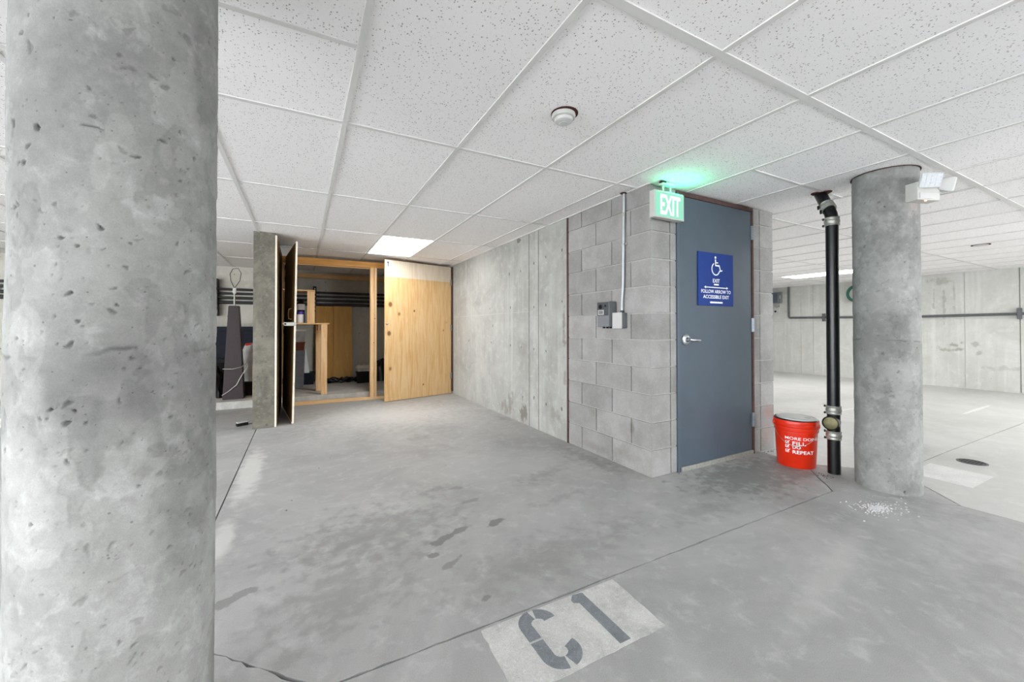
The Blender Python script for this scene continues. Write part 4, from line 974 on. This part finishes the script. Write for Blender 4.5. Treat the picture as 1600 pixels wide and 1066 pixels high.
cr = crate('storage_bin', .88, 1.16, 7.58, 7.70, .1, .31, 'black', 'black', 'black bin under the pale folded blanket in the locker', 'bin')

# ------------------------------------------------------------------ left bay: tapered brown post with wire loop, sacks, bins
ob = thing('tapered_post', 'tall tapered dark brown post with a wire loop on top in the left bay', 'post', (-.84, 6.78, .1))
mb = MB(); mb.hexa([(-.965, 6.70, .1), (-.715, 6.70, .1), (-.715, 6.90, .1), (-.965, 6.90, .1), (-.906, 6.74, 1.41), (-.782, 6.74, 1.41), (-.782, 6.86, 1.41), (-.906, 6.86, 1.41)])
bmesh.ops.bevel(mb.bm, geom=list(mb.bm.edges), offset=.006, segments=2, affect='EDGES'); mb.build('post_body', 'obelisk', ob)
MB().tube([(-.842, 6.8, 1.41), (-.842, 6.8, 1.60)], .011, 10).build('rod', 'dull', ob, True)
MB().box(-.862, -.822, 6.78, 6.82, 1.585, 1.665, bev=.005).build('clamp_block', 'white', ob)
MB().tube([(-.842, 6.8, 1.66), (-.885, 6.8, 1.76), (-.895, 6.8, 1.86), (-.862, 6.8, 1.935), (-.80, 6.8, 1.945), (-.765, 6.8, 1.88), (-.78, 6.8, 1.77), (-.842, 6.8, 1.66)], .0045, 6).build('wire_loop', 'black', ob, True)
MB().tube([(-.975, 6.69, .16), (-.9, 6.69, .21), (-.80, 6.69, .30), (-.745, 6.69, .42), (-.70, 6.70, .50), (-.665, 6.72, .56), (-.69, 6.74, .60), (-.74, 6.69, .55), (-.85, 6.69, .525), (-.96, 6.69, .53)], .005, 6).build('wrapped_wire', 'dull', ob, True)
crate('storage_bin', -1.75, -.80, 7.55, 8.1, .1, .62, 'black', 'black', 'wide black bin at the bottom of the left bay behind the tapered post', 'bin')
crate('storage_bin', -1.70, -.55, 7.6, 8.1, .62, 1.12, 'navy', 'navy', 'navy storage bin stacked on the wide black bin in the left bay', 'bin')
heap('black_bag', -1.45, -1.0, 6.9, 7.45, .1, lambda u: .5 * (1 - (2 * u - 1) ** 4), 'tarp', 'crumpled black bag left of the tapered post', 'bag', 5, 24, 16)
sk = thing('sack', 'pale grey plastic sack with orange tie right of the tapered post', 'sack', (-.62, 7.15, .3))
rg = random.Random(4)
prof = [(.0, .3), (.10, .3), (.135, .38), (.15, .5), (.145, .62), (.13, .74), (.11, .82), (.085, .86), (0, .87)]
o = MB().lathe(prof, 28, Matrix.Translation((-.64, 7.15, 0)) @ Matrix.Diagonal((1.15, .9, 1, 1)), close=False)
for v in o.bm.verts: v.co.x += rg.uniform(-.012, .012); v.co.y += rg.uniform(-.012, .012)
o.build('sack_body', 'sack', sk, True)
MB().box(-.74, -.62, 7.07, 7.12, .83, .865, bev=.01).build('orange_tie', 'red', sk)
crate('storage_bin', -.85, -.44, 6.98, 7.3, .1, .3, 'black', 'black', 'low black bin carrying the grey sack in the left bay', 'bin')
o = MB().box(-.60, -.50, 6.55, 6.62, .1, .58, bev=.006).build('wood_offcut', 'lumber'); tag(o, 'short pine offcut standing behind the square pier', 'wood')
kb = thing('small_box', 'small black and white box lying on the floor near the pier', 'box', (-.585, 5.34, 0))
T = Matrix.Translation((-.585, 5.345, 0)) @ Matrix.Rotation(.5, 4, 'Z')
MB().box(-.055, .055, -.022, .022, 0, .035, T, bev=.004).build('box_body', 'black', kb)
MB().box(-.053, .053, -.021, .021, .034, .042, T, bev=.003).build('box_top', 'white', kb)
MB().tube([T @ Vector(q) for q in ((.05, 0, .01), (.085, .01, .005), (.105, .005, .004))], .004, 6).build('strap', 'black', kb)

# ------------------------------------------------------------------ finish: clean helper data
for o in EMPT:
    if '_at' in o: del o['_at']
for o in COL.objects:
    if '_at' in o: del o['_at']
